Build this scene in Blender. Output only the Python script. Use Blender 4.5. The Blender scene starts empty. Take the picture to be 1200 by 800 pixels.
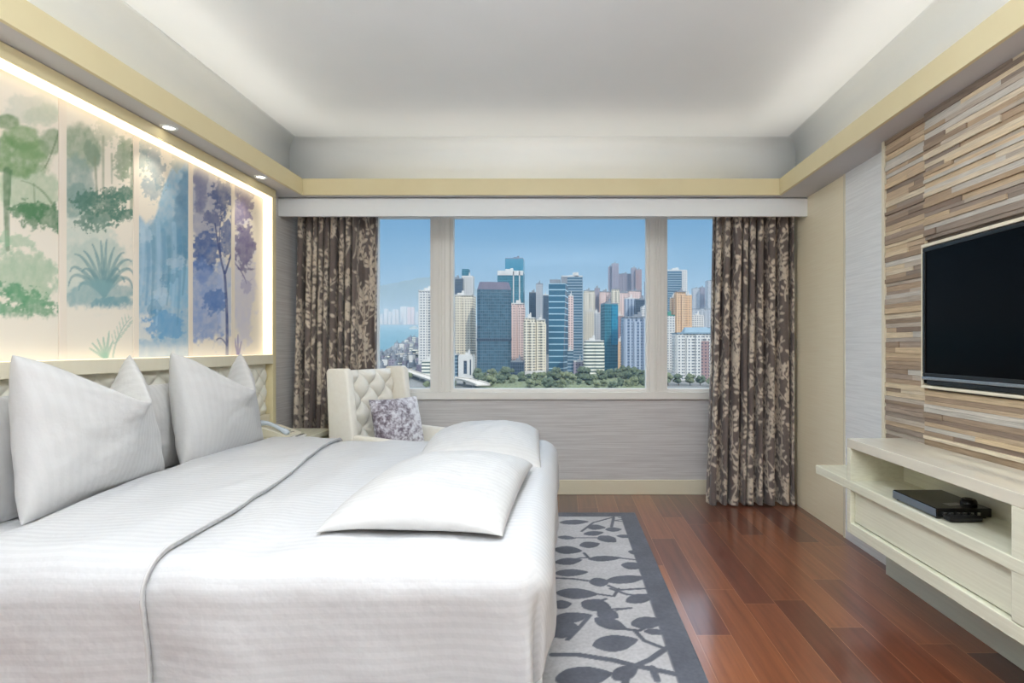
import bpy, bmesh, math, random
import numpy as np
from mathutils import Vector, Matrix
C = bpy.context.scene.collection
SC = bpy.context.scene
F = 640.0            # focal length in pixels of the 1200 px wide frame
VX, VY, EYE = 659.0, 406.0, 1.28
def lin(c):
    c = c/255.0
    return c/12.92 if c <= .04045 else ((c+.055)/1.055)**2.4
def rgb(r, g, b): return (lin(r), lin(g), lin(b), 1.0)

# ------------------------------------------------------------------ camera
cam = bpy.data.cameras.new('camera'); camo = bpy.data.objects.new('camera', cam); C.objects.link(camo)
camo.location = (0, 0, EYE); camo.rotation_euler = (math.pi/2, 0, 0)
cam.sensor_width = 36; cam.lens = 36*F/1200
cam.shift_x = -(VX-600)/1200; cam.shift_y = (VY-400)/1200
cam.clip_start = .05; cam.clip_end = 30000
SC.camera = camo
# ------------------------------------------------------------------ world sky
W = bpy.data.worlds.new('sky'); SC.world = W; W.use_nodes = True
nt = W.node_tree; nt.nodes.clear()
tc = nt.nodes.new('ShaderNodeTexCoord'); sx = nt.nodes.new('ShaderNodeSeparateXYZ'); cr = nt.nodes.new('ShaderNodeValToRGB')
bg = nt.nodes.new('ShaderNodeBackground'); wo = nt.nodes.new('ShaderNodeOutputWorld')
nt.links.new(tc.outputs['Generated'], sx.inputs[0]); nt.links.new(sx.outputs['Z'], cr.inputs[0])
nt.links.new(cr.outputs[0], bg.inputs[0]); nt.links.new(bg.outputs[0], wo.inputs[0])
e = cr.color_ramp.elements
e[0].position = 0.0; e[0].color = rgb(158, 192, 222)
e[1].position = 1.0; e[1].color = rgb(232, 240, 255)
for p, c in ((.09, (146, 188, 224)), (.16, (122, 179, 226)), (.235, (92, 163, 222)), (.30, (120, 180, 228)), (.42, (205, 224, 248))):
    q = e.new(p); q.color = rgb(*c)
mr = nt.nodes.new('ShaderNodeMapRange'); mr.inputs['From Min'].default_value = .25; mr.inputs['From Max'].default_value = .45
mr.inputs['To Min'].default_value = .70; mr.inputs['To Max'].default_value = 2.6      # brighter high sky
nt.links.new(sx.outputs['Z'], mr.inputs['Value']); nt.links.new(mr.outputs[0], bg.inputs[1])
# ------------------------------------------------------------------ sun, lamps
def light(name, typ, loc, rot, energy, color=(1, 1, 1), sx=1, sy=1, **k):
    l = bpy.data.lights.new(name, typ); l.energy = energy; l.color = color
    if typ == 'AREA': l.shape = 'RECTANGLE'; l.size = sx; l.size_y = sy
    for a, b in k.items(): setattr(l, a, b)
    o = bpy.data.objects.new(name, l); o.location = loc; o.rotation_euler = rot; C.objects.link(o); return o
sun = light('sun', 'SUN', (0, 0, 50), (0, 0, 0), 2.5, (1, .95, .87), angle=.02)
sun.rotation_euler = Vector((-.34, .75, -.60)).to_track_quat('-Z', 'Y').to_euler()
SUITE = 1.0
# added fill lights, unseen behind the camera, one facing down, one up
light('suite_ceiling_lamp', 'AREA', (-.1, -1.7, 2.38), (0, 0, 0), 3, (.92, .96, 1), 2.6, 1.6)
light('suite_uplight', 'AREA', (-.1, -.6, 1.95), (math.pi, 0, 0), 200, (.88, .94, 1), 2.6, 1.4)
# cove light strips lying in the trough behind the fascia
WARM = (1, .95, .86)
def aim(d): return Vector(d).to_track_quat('-Z', 'Y').to_euler()
def strip(name, loc, d, L, e_):      # d points up and towards the room's centre
    o = light(name, 'AREA', loc, (0, 0, 0), e_, WARM, L, .05)
    z = -Vector(d).normalized(); xax = Vector((1, 0, 0)) if abs(d[0]) < .01 else Vector((0, 1, 0)); yax = z.cross(xax)
    o.rotation_euler = Matrix((xax, yax, z)).transposed().to_euler()
strip('cove_strip_window', (-.16, 4.24, 2.52), (0, -.75, .66), 3.4, 3)
strip('cove_strip_bed', (-2.05, .9, 2.52), (.75, 0, .66), 6.2, 9)
strip('cove_strip_tv', (1.73, .9, 2.52), (-.75, 0, .66), 6.2, 9)
# ------------------------------------------------------------------ exposure
SC.view_settings.view_transform = 'Standard'; SC.view_settings.look = 'None'
SC.view_settings.gamma = 1; SC.view_settings.use_curve_mapping = False
SC.view_settings.exposure = 0.0
SC.cycles.use_denoising = True
SC.cycles.max_bounces = 10; SC.cycles.diffuse_bounces = 6; SC.cycles.glossy_bounces = 4
SC.cycles.transparent_max_bounces = 8; SC.cycles.volume_bounces = 0
SC.cycles.sample_clamp_indirect = 6

# ================================================================== helpers
def h2(ix, iy, seed):
    n = (ix.astype(np.int64)*374761393 + iy.astype(np.int64)*668265263 + seed*974711) & 0x7fffffff
    n = ((n ^ (n >> 13))*1274126177) & 0x7fffffff
    return ((n ^ (n >> 16)) & 0xffff)/65535.0
def vnoise(x, y, seed=0):
    x = np.asarray(x, float); y = np.asarray(y, float)
    ix = np.floor(x); iy = np.floor(y); fx = x-ix; fy = y-iy
    fx = fx*fx*(3-2*fx); fy = fy*fy*(3-2*fy)
    a = h2(ix, iy, seed); b = h2(ix+1, iy, seed); c = h2(ix, iy+1, seed); d = h2(ix+1, iy+1, seed)
    return (a*(1-fx)+b*fx)*(1-fy)+(c*(1-fx)+d*fx)*fy
def fbm(x, y, seed=0, o=4):
    s = 0; a = .5; t = 0
    for i in range(o):
        s = s+a*vnoise(x*2**i, y*2**i, seed+i*17); t += a; a *= .5
    return s/t
def sstep(a, b, x):
    t = np.clip((x-a)/(b-a), 0, 1); return t*t*(3-2*t)

class MB:
    def __init__(s): s.v = []; s.f = []; s.m = []
    def box(s, x0, x1, y0, y1, z0, z1, mi=0, rz=0, piv=None):
        b = len(s.v)
        P = [(x0,y0,z0),(x1,y0,z0),(x1,y1,z0),(x0,y1,z0),(x0,y0,z1),(x1,y0,z1),(x1,y1,z1),(x0,y1,z1)]
        if rz:
            cx, cy = piv or ((x0+x1)/2, (y0+y1)/2); c, q = math.cos(rz), math.sin(rz)
            P = [(cx+(p[0]-cx)*c-(p[1]-cy)*q, cy+(p[0]-cx)*q+(p[1]-cy)*c, p[2]) for p in P]
        s.v += P
        for f in ((0,3,2,1),(4,5,6,7),(0,1,5,4),(1,2,6,5),(2,3,7,6),(3,0,4,7)): s.f.append(tuple(b+i for i in f)); s.m.append(mi)
        return s
    def quad(s, a, b, c, d, mi=0):
        n = len(s.v); s.v += [a, b, c, d]; s.f.append((n, n+1, n+2, n+3)); s.m.append(mi); return s
    def prism(s, pts, z0, z1, mi=0, top=None):
        n = len(pts); b = len(s.v); top = top or pts
        s.v += [(p[0], p[1], z0) for p in pts]+[(p[0], p[1], z1) for p in top]
        s.f.append(tuple(b+n-1-i for i in range(n))); s.m.append(mi)
        s.f.append(tuple(b+n+i for i in range(n))); s.m.append(mi)
        for i in range(n):
            j = (i+1) % n; s.f.append((b+i, b+j, b+n+j, b+n+i)); s.m.append(mi)
        return s
    def cyl(s, c, r, z0, z1, n=24, mi=0, r1=None):
        r1 = r if r1 is None else r1
        P = [(c[0]+r*math.cos(2*math.pi*i/n), c[1]+r*math.sin(2*math.pi*i/n)) for i in range(n)]
        Q = [(c[0]+r1*math.cos(2*math.pi*i/n), c[1]+r1*math.sin(2*math.pi*i/n)) for i in range(n)]
        return s.prism(P, z0, z1, mi, Q)
    def sphere(s, c, rx, ry, rz, n=12, m=8, mi=0):
        b = len(s.v)
        for j in range(m+1):
            t = math.pi*j/m
            for i in range(n):
                a = 2*math.pi*i/n
                s.v.append((c[0]+rx*math.sin(t)*math.cos(a), c[1]+ry*math.sin(t)*math.sin(a), c[2]+rz*math.cos(t)))
        for j in range(m):
            for i in range(n):
                k = (i+1) % n
                s.f.append((b+j*n+i, b+(j+1)*n+i, b+(j+1)*n+k, b+j*n+k)); s.m.append(mi)
        return s
    def tube(s, pts, r, n=10, mi=0):
        b = len(s.v); pts = [Vector(p) for p in pts]
        rr = r if hasattr(r, '__len__') else [r]*len(pts)
        for i, p in enumerate(pts):
            d = (pts[min(i+1, len(pts)-1)]-pts[max(i-1, 0)]).normalized()
            u = d.cross(Vector((0, 0, 1)));
            if u.length < .05: u = d.cross(Vector((1, 0, 0)))
            u.normalize(); w = d.cross(u)
            for k in range(n):
                a = 2*math.pi*k/n; s.v.append(tuple(p+(u*math.cos(a)+w*math.sin(a))*rr[i]))
        for i in range(len(pts)-1):
            for k in range(n):
                j = (k+1) % n; s.f.append((b+i*n+k, b+i*n+j, b+(i+1)*n+j, b+(i+1)*n+k)); s.m.append(mi)
        s.f.append(tuple(b+k for k in range(n))[::-1]); s.m.append(mi)
        e0 = b+(len(pts)-1)*n; s.f.append(tuple(e0+k for k in range(n))); s.m.append(mi)
        return s
    def grid(s, P, close=False, mi=0, flip=False):
        """P: array (nu, nv, 3)"""
        nu, nv = P.shape[:2]; b = len(s.v)
        s.v += [tuple(q) for q in P.reshape(-1, 3)]
        for i in range(nu-1):
            for j in range(nv-1):
                a = b+i*nv+j; q = (a, a+nv, a+nv+1, a+1)
                s.f.append(q[::-1] if flip else q); s.m.append(mi)
        return s
def mesh_obj(name, verts, faces, mats, mi=None, parent=None, smooth=False):
    me = bpy.data.meshes.new(name); off = parent.location if parent is not None and parent.get('_w') else None
    if off is not None: verts = [(v[0]-off[0], v[1]-off[1], v[2]-off[2]) for v in verts]
    me.from_pydata([tuple(map(float, v)) for v in verts], [], [tuple(int(i) for i in f) for f in faces])
    for m in (mats if isinstance(mats, (list, tuple)) else [mats]): me.materials.append(m)
    if mi is not None and any(mi): me.polygons.foreach_set('material_index', mi)
    if smooth: me.polygons.foreach_set('use_smooth', [True]*len(me.polygons))
    o = bpy.data.objects.new(name, me); C.objects.link(o)
    if parent is not None: o.parent = parent
    return o
def obj(name, mb, mat, parent=None, bevel=0, smooth=False, seg=2, fix=False):
    """parent with '_w' set: the builder's coordinates are the room's; grandchildren inherit the same origin"""
    par = parent; V = mb.v
    if parent is not None and '_o' in parent:
        ox = parent['_o']; V = [(v[0]-ox[0], v[1]-ox[1], v[2]-ox[2]) for v in V]
    o = mesh_obj(name, V, mb.f, mat, mb.m, par, smooth)
    if parent is not None and '_o' in parent: o['_o'] = list(parent['_o'])
    if fix:
        bm = bmesh.new(); bm.from_mesh(o.data); bmesh.ops.recalc_face_normals(bm, faces=bm.faces); bm.to_mesh(o.data); bm.free()
    if bevel:
        m = o.modifiers.new('bevel', 'BEVEL'); m.width = bevel; m.segments = seg; m.limit_method = 'ANGLE'; m.angle_limit = .6
        m.harden_normals = False
        if smooth is False: o.data.polygons.foreach_set('use_smooth', [False]*len(o.data.polygons))
    return o
def tag(o, label=None, cat=None, group=None, kind=None):
    if label: o['label'] = label
    if cat: o['category'] = cat
    if group: o['group'] = group
    if kind: o['kind'] = kind
    return o
def thing(name, label, cat, loc=(0, 0, 0), rz=0, group=None, local=False):
    o = bpy.data.objects.new(name, None); C.objects.link(o); o.location = loc; o.rotation_euler = (0, 0, rz)
    o.empty_display_size = .1
    if not local: o['_o'] = list(loc)
    return tag(o, label, cat, group)
def alone(o, loc, label, cat, group=None):
    """a thing that is one mesh: move its origin to loc"""
    o.data.transform(Matrix.Translation(-Vector(loc))); o.location = loc
    return tag(o, label, cat, group)

# ------------------------------------------------------------------ materials
def mat(name, col, rough=.5, metal=0, spec=.5, **k):
    m = bpy.data.materials.new(name); m.use_nodes = True
    b = m.node_tree.nodes['Principled BSDF']
    b.inputs['Base Color'].default_value = col if len(col) == 4 else (*col, 1)
    b.inputs['Roughness'].default_value = rough; b.inputs['Metallic'].default_value = metal
    b.inputs['Specular IOR Level'].default_value = spec
    for a, v in k.items(): b.inputs[a.replace('_', ' ')].default_value = v
    m['b'] = 1
    return m
def B(m): return m.node_tree.nodes['Principled BSDF']
class N:
    def __init__(s, m): s.t = m.node_tree
    def n(s, typ, **k):
        x = s.t.nodes.new('ShaderNode'+typ)
        for a, v in k.items(): setattr(x, a, v)
        return x
    def l(s, a, b): s.t.links.new(a, b)
    def val(s, sock, v):
        if hasattr(v, 'is_output') or isinstance(v, bpy.types.NodeSocket): s.l(v, sock)
        else: sock.default_value = v
    def math(s, op, a, b=None, c=None):
        x = s.n('Math', operation=op); s.val(x.inputs[0], a)
        if b is not None: s.val(x.inputs[1], b)
        if c is not None: s.val(x.inputs[2], c)
        return x.outputs[0]
    def mix(s, f, a, b):
        x = s.n('Mix', data_type='RGBA'); s.val(x.inputs[0], f); s.val(x.inputs[6], a); s.val(x.inputs[7], b); return x.outputs[2]
    def coord(s, which='Object', scale=(1, 1, 1), rot=(0, 0, 0)):
        t = s.n('TexCoord'); mp = s.n('Mapping'); mp.inputs['Scale'].default_value = scale; mp.inputs['Rotation'].default_value = rot
        s.l(t.outputs[which], mp.inputs[0]); return mp.outputs[0]
    def noise(s, vec, scale=5, detail=3, rough=.5):
        x = s.n('TexNoise'); x.inputs['Scale'].default_value = scale; x.inputs['Detail'].default_value = detail; x.inputs['Roughness'].default_value = rough
        s.l(vec, x.inputs['Vector']); return x.outputs[0]
    def ramp(s, f, *st):
        x = s.n('ValToRGB'); el = x.color_ramp.elements
        el[0].position, el[0].color = st[0]; el[1].position, el[1].color = st[-1]
        for p, c in st[1:-1]: q = el.new(p); q.color = c
        s.val(x.inputs[0], f); return x.outputs[0]
    def bump(s, h, strength=.3, dist=.01):
        x = s.n('Bump'); x.inputs['Strength'].default_value = strength; x.inputs['Distance'].default_value = dist
        s.l(h, x.inputs['Height']); return x.outputs[0]
def noisy(name, c1, c2, scale=(1, 1, 1), ns=8, rough=.5, bump=0, dist=.002, **k):
    m = mat(name, c1, rough, **k); g = N(m); f = g.noise(g.coord('Object', scale), ns)
    g.l(g.ramp(f, (.3, c1), (.7, c2)), B(m).inputs['Base Color'])
    if bump: g.l(g.bump(f, bump, dist), B(m).inputs['Normal'])
    return m
M = {}
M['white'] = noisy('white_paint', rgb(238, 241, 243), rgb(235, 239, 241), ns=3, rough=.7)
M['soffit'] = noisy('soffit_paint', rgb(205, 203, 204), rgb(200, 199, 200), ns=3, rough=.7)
M['fascia'] = noisy('fascia_cream', rgb(224, 212, 172), rgb(220, 207, 166), ns=4, rough=.45)
M['cream'] = noisy('cream_lacquer', rgb(229, 221, 198), rgb(225, 216, 192), (1, 6, 1), 3, .35)
M['creamwood'] = noisy('bleached_wood', rgb(224, 218, 194), rgb(214, 207, 180), (8, .7, 22), 5, .32, .04)
M['creamwall'] = noisy('bleached_wood_wall', rgb(250, 240, 212), rgb(245, 233, 203), (8, .7, 22), 5, .32, .04)
M['console'] = noisy('bleached_oak_lacquer', rgb(232, 231, 210), rgb(222, 220, 198), (9, .8, 30), 4, .22, .03)
M['consoletop'] = noisy('glossy_stone_top', rgb(226, 220, 202), rgb(214, 208, 192), (4, .8, 4), 3, .08)
M['plinth'] = noisy('pale_plinth', rgb(214, 220, 208), rgb(206, 213, 202), (1, 1, 12), 5, .5)
M['upvc'] = noisy('window_frame', rgb(238, 235, 229), rgb(236, 233, 227), ns=1, rough=.4)
M['leather'] = noisy('cream_leather', rgb(243, 239, 228), rgb(239, 234, 222), ns=30, rough=.42, bump=.05)
M['backwood'] = noisy('wardrobe_wood', rgb(150, 122, 98), rgb(132, 104, 80), (8, 1, .7), 5, .5)
M['batten'] = noisy('batten_paint', rgb(232, 222, 208), rgb(228, 217, 202), ns=3, rough=.6)
M['piping'] = mat('leather_piping', rgb(214, 206, 188), .45)
M['ivory'] = noisy('ivory_headboard', rgb(232, 229, 216), rgb(228, 225, 212), ns=30, rough=.45, bump=.04)
M['black'] = mat('black_plastic', rgb(14, 14, 15), .25)
M['blackm'] = mat('black_matte', rgb(20, 20, 21), .6)
M['screen'] = mat('tv_screen', rgb(4, 4, 5), .12, 0, .06)
M['silver'] = mat('silver_trim', rgb(170, 172, 174), .25, .9)
M['steel'] = mat('brushed_steel', rgb(150, 165, 180), .3, .8)
M['darkbase'] = mat('dark_bed_base', rgb(30, 26, 26), .8)
M['phone'] = mat('phone_cream', rgb(226, 222, 205), .3)
M['phoneblue'] = mat('phone_handset', rgb(205, 217, 232), .25)
M['paper'] = mat('paper_white', rgb(235, 235, 235), .7)
M['lamp'] = mat('lamp_glow', (1, 1, 1, 1), .5); B(M['lamp']).inputs['Emission Color'].default_value = (1, .93, .8, 1); B(M['lamp']).inputs['Emission Strength'].default_value = 6
M['led'] = mat('led_diffuser', rgb(240, 232, 214), .6); B(M['led']).inputs['Emission Color'].default_value = (1, .83, .58, 1); B(M['led']).inputs['Emission Strength'].default_value = 1.5  # reveal surface emits by itself in place of light from a hidden LED
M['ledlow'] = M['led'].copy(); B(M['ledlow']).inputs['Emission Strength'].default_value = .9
M['glass'] = bpy.data.materials.new('window_glass'); M['glass'].use_nodes = True
g = N(M['glass']); g.t.nodes.clear()
tr = g.n('BsdfTransparent'); tr.inputs[0].default_value = (.96, .98, .98, 1); gl = g.n('BsdfGlossy'); gl.inputs['Roughness'].default_value = .02
mx = g.n('MixShader'); mx.inputs[0].default_value = .006; mo = g.n('OutputMaterial')
g.l(tr.outputs[0], mx.inputs[1]); g.l(gl.outputs[0], mx.inputs[2]); g.l(mx.outputs[0], mo.inputs[0])

def bedding(name, base=(.60, .60, .608), stripe=(.568, .568, .576), pitch=.03, rough=.55):
    m = mat(name, (*base, 1), rough); g = N(m)
    uv = g.n('UVMap'); s = g.n('SeparateXYZ'); g.l(uv.outputs[0], s.inputs[0])
    f = g.math('FRACT', g.math('DIVIDE', s.outputs['Y'], pitch))
    st = g.ramp(f, (.0, (0, 0, 0, 1)), (.06, (1, 1, 1, 1)), (.5, (1, 1, 1, 1)), (.56, (0, 0, 0, 1)))
    g.l(g.mix(st, (*base, 1), (*stripe, 1)), B(m).inputs['Base Color'])
    r = g.math('MULTIPLY_ADD', st, .22, rough-.15); g.l(r, B(m).inputs['Roughness'])
    no = g.noise(g.coord('Object'), 9, 4); g.l(g.bump(no, .45, .02), B(m).inputs['Normal'])
    B(m).inputs['Sheen Weight'].default_value = .1
    return m
M['duvet'] = bedding('satin_stripe_duvet')
M['pillow'] = bedding('satin_stripe_pillow', (.565, .56, .555), (.553, .548, .543), .03)
M['sheet'] = bedding('satin_sheet', (.78, .78, .79), (.76, .76, .77), .03)

def wallpaper(name, c1, c2, freq=70, st=.35, axis='z'):
    m = mat(name, c1, .65); g = N(m)
    f = g.noise(g.coord('Object', (1.3, 1.3, freq)), 2.0, 4, .6)
    g.l(g.ramp(f, (.36, c1), (.64, c2)), B(m).inputs['Base Color'])
    g.l(g.bump(f, st, .004), B(m).inputs['Normal']); return m
M['paper_grey'] = wallpaper('grasscloth_grey', rgb(196, 192, 191), rgb(216, 214, 213))
M['paper_white'] = wallpaper('grasscloth_white', rgb(226, 228, 228), rgb(238, 240, 240), 40)

def floor_mat():
    m = mat('merbau_planks', rgb(110, 55, 35), .3); g = N(m)
    t_ = g.n('TexCoord'); s = g.n('SeparateXYZ'); g.l(t_.outputs['Object'], s.inputs[0])
    pw, pl = .156, 1.22
    u = g.math('DIVIDE', g.math('ADD', s.outputs['X'], .03), pw); row = g.math('FLOOR', u)
    w1 = g.n('TexWhiteNoise'); w1.noise_dimensions = '1D'; g.l(row, w1.inputs['W'])
    v = g.math('ADD', g.math('DIVIDE', s.outputs['Y'], pl), g.math('MULTIPLY', w1.outputs['Value'], 3.0)); col = g.math('FLOOR', v)
    cm = g.n('CombineXYZ'); g.l(row, cm.inputs[0]); g.l(col, cm.inputs[1])
    w2 = g.n('TexWhiteNoise'); w2.noise_dimensions = '2D'; g.l(cm.outputs[0], w2.inputs['Vector'])
    base = g.ramp(w2.outputs['Value'], (0, rgb(84, 44, 32)), (.25, rgb(122, 68, 44)), (.5, rgb(96, 50, 37)), (.75, rgb(152, 92, 56)), (1, rgb(108, 58, 42)))
    # grain, shifted from plank to plank
    sh = g.n('VectorMath', operation='ADD'); g.l(g.coord('Object', (30, 1.5, 1)), sh.inputs[0])
    c2 = g.n('CombineXYZ'); g.l(g.math('MULTIPLY', w2.outputs['Value'], 37), c2.inputs[1]); g.l(c2.outputs[0], sh.inputs[1])
    gr = g.noise(sh.outputs[0], 1.0, 5, .62); d = g.ramp(gr, (.28, (.62, .58, .56, 1)), (.68, (1.22, 1.2, 1.18, 1)))
    mm = g.n('Mix', data_type='RGBA', blend_type='MULTIPLY'); mm.inputs[0].default_value = .85; g.l(base, mm.inputs[6]); g.l(d, mm.inputs[7])
    fu = g.math('FRACT', u); fv = g.math('FRACT', v)
    e1 = g.math('MULTIPLY', g.math('MINIMUM', fu, g.math('SUBTRACT', 1, fu)), pw); e2 = g.math('MULTIPLY', g.math('MINIMUM', fv, g.math('SUBTRACT', 1, fv)), pl)
    k = g.math('LESS_THAN', g.math('MINIMUM', e1, e2), .0011)
    g.l(g.mix(k, mm.outputs[2], rgb(176, 122, 88)), B(m).inputs['Base Color'])
    B(m).inputs['Coat Weight'].default_value = .8; B(m).inputs['Coat Roughness'].default_value = .14; B(m).inputs['Coat IOR'].default_value = 1.5
    return m
M['floor'] = floor_mat()
def attr_mat(name, rough=.8, bump=0, bs=300, sheen=0, var=.0):
    m = mat(name, (1, 1, 1, 1), rough, spec=.25); g = N(m)
    a = g.n('Attribute'); a.attribute_name = 'paint'
    if var:
        no = g.noise(g.coord('Object'), 60, 3)
        sc = g.ramp(no, (.3, (1-var,)*3+(1,)), (.7, (1+var*.3,)*3+(1,)))
        mm = g.n('Mix', data_type='RGBA', blend_type='MULTIPLY'); mm.inputs[0].default_value = 1; g.l(a.outputs[0], mm.inputs[6]); g.l(sc, mm.inputs[7])
        g.l(mm.outputs[2], B(m).inputs['Base Color'])
    else: g.l(a.outputs[0], B(m).inputs['Base Color'])
    if bump:
        no = g.noise(g.coord('Object'), bs, 2); g.l(g.bump(no, bump, .003), B(m).inputs['Normal'])
    B(m).inputs['Sheen Weight'].default_value = sheen
    return m
def paint(o, cols):
    """cols (n,3) linear per vertex"""
    a = o.data.color_attributes.new('paint', 'FLOAT_COLOR', 'POINT')
    c = np.ones((len(cols), 4)); c[:, :3] = cols; a.data.foreach_set('color', c.ravel())
def setuv(o, uv):
    l = o.data.uv_layers.new(name='UVMap'); n = len(o.data.loops); vi = np.zeros(n, int); o.data.loops.foreach_get('vertex_index', vi)
    l.data.foreach_set('uv', np.asarray(uv, float)[vi].ravel())
def fast_grid(name, P, material, parent=None, flip=False, smooth=True):
    nu, nv = P.shape[:2]
    P = P.reshape(-1, 3).astype(float)
    if parent is not None and '_o' in parent: P = P-np.array(list(parent['_o']))
    a = (np.arange(nu-1)[:, None]*nv+np.arange(nv-1)[None, :]).ravel()
    Fc = np.stack([a, a+nv, a+nv+1, a+1], 1)
    if flip: Fc = Fc[:, ::-1]
    me = bpy.data.meshes.new(name); me.from_pydata(P.tolist(), [], Fc.tolist()); me.materials.append(material)
    if smooth: me.polygons.foreach_set('use_smooth', [True]*len(me.polygons))
    o = bpy.data.objects.new(name, me); C.objects.link(o)
    if parent is not None:
        o.parent = parent
        if '_o' in parent: o['_o'] = list(parent['_o'])
    return o

# ================================================================== room shell
XL, XR, YW, YB = -2.20, 1.90, 4.74, -3.0
ZS, ZF, ZC = 2.437, 2.56, 2.93
def struct(o): o['kind'] = 'structure'; return o
b = MB(); b.box(XL-.12, XR+.12, YB-.12, YW+.16, -.12, 0); struct(obj('floor', b, M['floor']))
# window wall: sill part, head, sides
WX0, WX1, WZ0, WZ1 = -1.66, 1.44, .845, 2.43
b = MB()
b.box(XL-.12, XR+.12, YW, YW+.16, 0, WZ0-.0); b.box(XL-.12, XR+.12, YW, YW+.16, WZ1, ZC)
b.box(XL-.12, WX0, YW, YW+.16, WZ0, WZ1); b.box(WX1, XR+.12, YW, YW+.16, WZ0, WZ1)
struct(obj('wall_window', b, M['paper_grey']))
b = MB(); b.box(XL-.12, XL, YB-.12, YW, 0, ZC); struct(obj('wall_left', b, M['paper_grey']))
b = MB(); b.box(XR, XR+.12, YB-.12, YW, 0, ZC); struct(obj('wall_right', b, M['creamwall']))
b = MB(); b.box(XL, XR, YB-.12, YB, 0, ZC); struct(obj('wall_back', b, M['backwood']))
b = MB(); b.box(XL-.12, XR+.12, YB-.12, YW+.16, ZC, ZC+.12); cei = struct(obj('ceiling', b, M['white']))
# soffits with their troughs, children of the ceiling
CL, CRt, CF, CB = -1.98, 1.655, 4.16, -2.5
b = MB()
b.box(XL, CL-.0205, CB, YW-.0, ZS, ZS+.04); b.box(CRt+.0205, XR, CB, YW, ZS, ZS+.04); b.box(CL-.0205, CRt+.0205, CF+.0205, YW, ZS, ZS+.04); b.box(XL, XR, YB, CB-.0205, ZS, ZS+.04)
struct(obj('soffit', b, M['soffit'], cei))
b = MB()
b.box(CL-.02, CL, CB, CF+.02, ZS-.002, ZF); b.box(CRt, CRt+.02, CB, CF+.02, ZS-.002, ZF); b.box(CL, CRt, CF, CF+.02, ZS-.002, ZF); b.box(CL, CRt, CB-.02, CB, ZS-.002, ZF)
struct(obj('trim_1', b, M['fascia'], None, .002))
# cove back walls with the coved (rounded) junction to the ceiling
def cove(name, x0, x1, y0, y1, nx, ny):
    r = .10; P = []; K = 8
    prof = [(0, ZS+.04), (0, ZC-r)]+[(r-r*math.cos(a), ZC-r+r*math.sin(a)) for a in [math.pi/2*k/K for k in range(1, K+1)]]
    A = np.zeros((len(prof), 2, 3))
    for i, (d, z) in enumerate(prof):
        A[i, 0] = (x0+nx*d, y0+ny*d, z); A[i, 1] = (x1+nx*d, y1+ny*d, z)
    o = fast_grid(name, A, M['white'], cei); struct(o); s = o.modifiers.new('s', 'SOLIDIFY'); s.thickness = .004; return o
cove('cove_wall', CL-.215, CL-.215, CB, CF+.24, 1, 0); cove('cove_wall', CRt+.22, CRt+.22, CB, CF+.24, -1, 0)
cove('cove_wall', CL-.215, CRt+.22, CF+.23, CF+.23, 0, -1)
b = MB(); b.box(XL, XR, 4.23, 4.26, 2.29, ZS); b.box(XL, XR, 4.23, YW, ZS-.012, ZS-.001); struct(obj('trim_2', b, M['white'], None, .002))   # pelmet
b = MB(); b.box(XL, XR, YW-.018, YW, 0, .126); struct(obj('baseboard_window', b, M['cream'], None, .004))
# windows
def window(n, x0, x1):
    y0, y1 = YW+.005, YW+.075; fw = .028; z0, z1 = .885, WZ1
    fb = MB(); fb.box(x0, x0+fw, y0, y1, z0, z1); fb.box(x1-fw, x1, y0, y1, z0, z1); fb.box(x0+fw, x1-fw, y0, y1, z0, z0+.03); fb.box(x0+fw, x1-fw, y0, y1, z1-.03, z1)
    w = struct(obj('window_%d' % n, fb, M['upvc'], None, .004))
    gb = MB(); gb.box(x0+fw, x1-fw, YW+.035, YW+.041, z0+.03, z1-.03); struct(obj('pane', gb, M['glass'], w)); return w
window(1, -1.635, -1.12); window(2, -.975, .755); window(3, .885, 1.42)
b = MB()   # mullion posts and the sill ledge under the windows
for x0, x1 in ((-1.12, -.975), (.755, .885)):
    b.box(x0, x1, YW-.012, YW+.10, .885, WZ1); 
    for k in (.28, .46, .64): xx = x0+(x1-x0)*k; b.box(xx, xx+.012, YW-.022, YW-.012, .885, WZ1)
b.box(WX0, -1.635, YW-.005, YW+.1, .885, WZ1); b.box(1.42, WX1, YW-.005, YW+.1, .885, WZ1)
b.box(WX0, WX1, YW-.03, YW+.12, .825, .885)
b.box(WX0, WX1, YW-.02, YW+.0, WZ1-.005, WZ1+.03)
struct(obj('trim_3', b, M['upvc'], None, .003))
# right wall: white grasscloth bay and pale wood bay
b = MB(); b.box(XR-.006, XR, 3.10, 3.655, .0, ZS); struct(obj('trim_4', b, M['paper_white']))
b = MB(); b.box(XR-.010, XR, 3.655, 3.675, 0, ZS); b.box(XR-.088, XR-.006, 3.075, 3.10, 0.302, ZS); struct(obj('trim_5', b, M['cream']))

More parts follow.
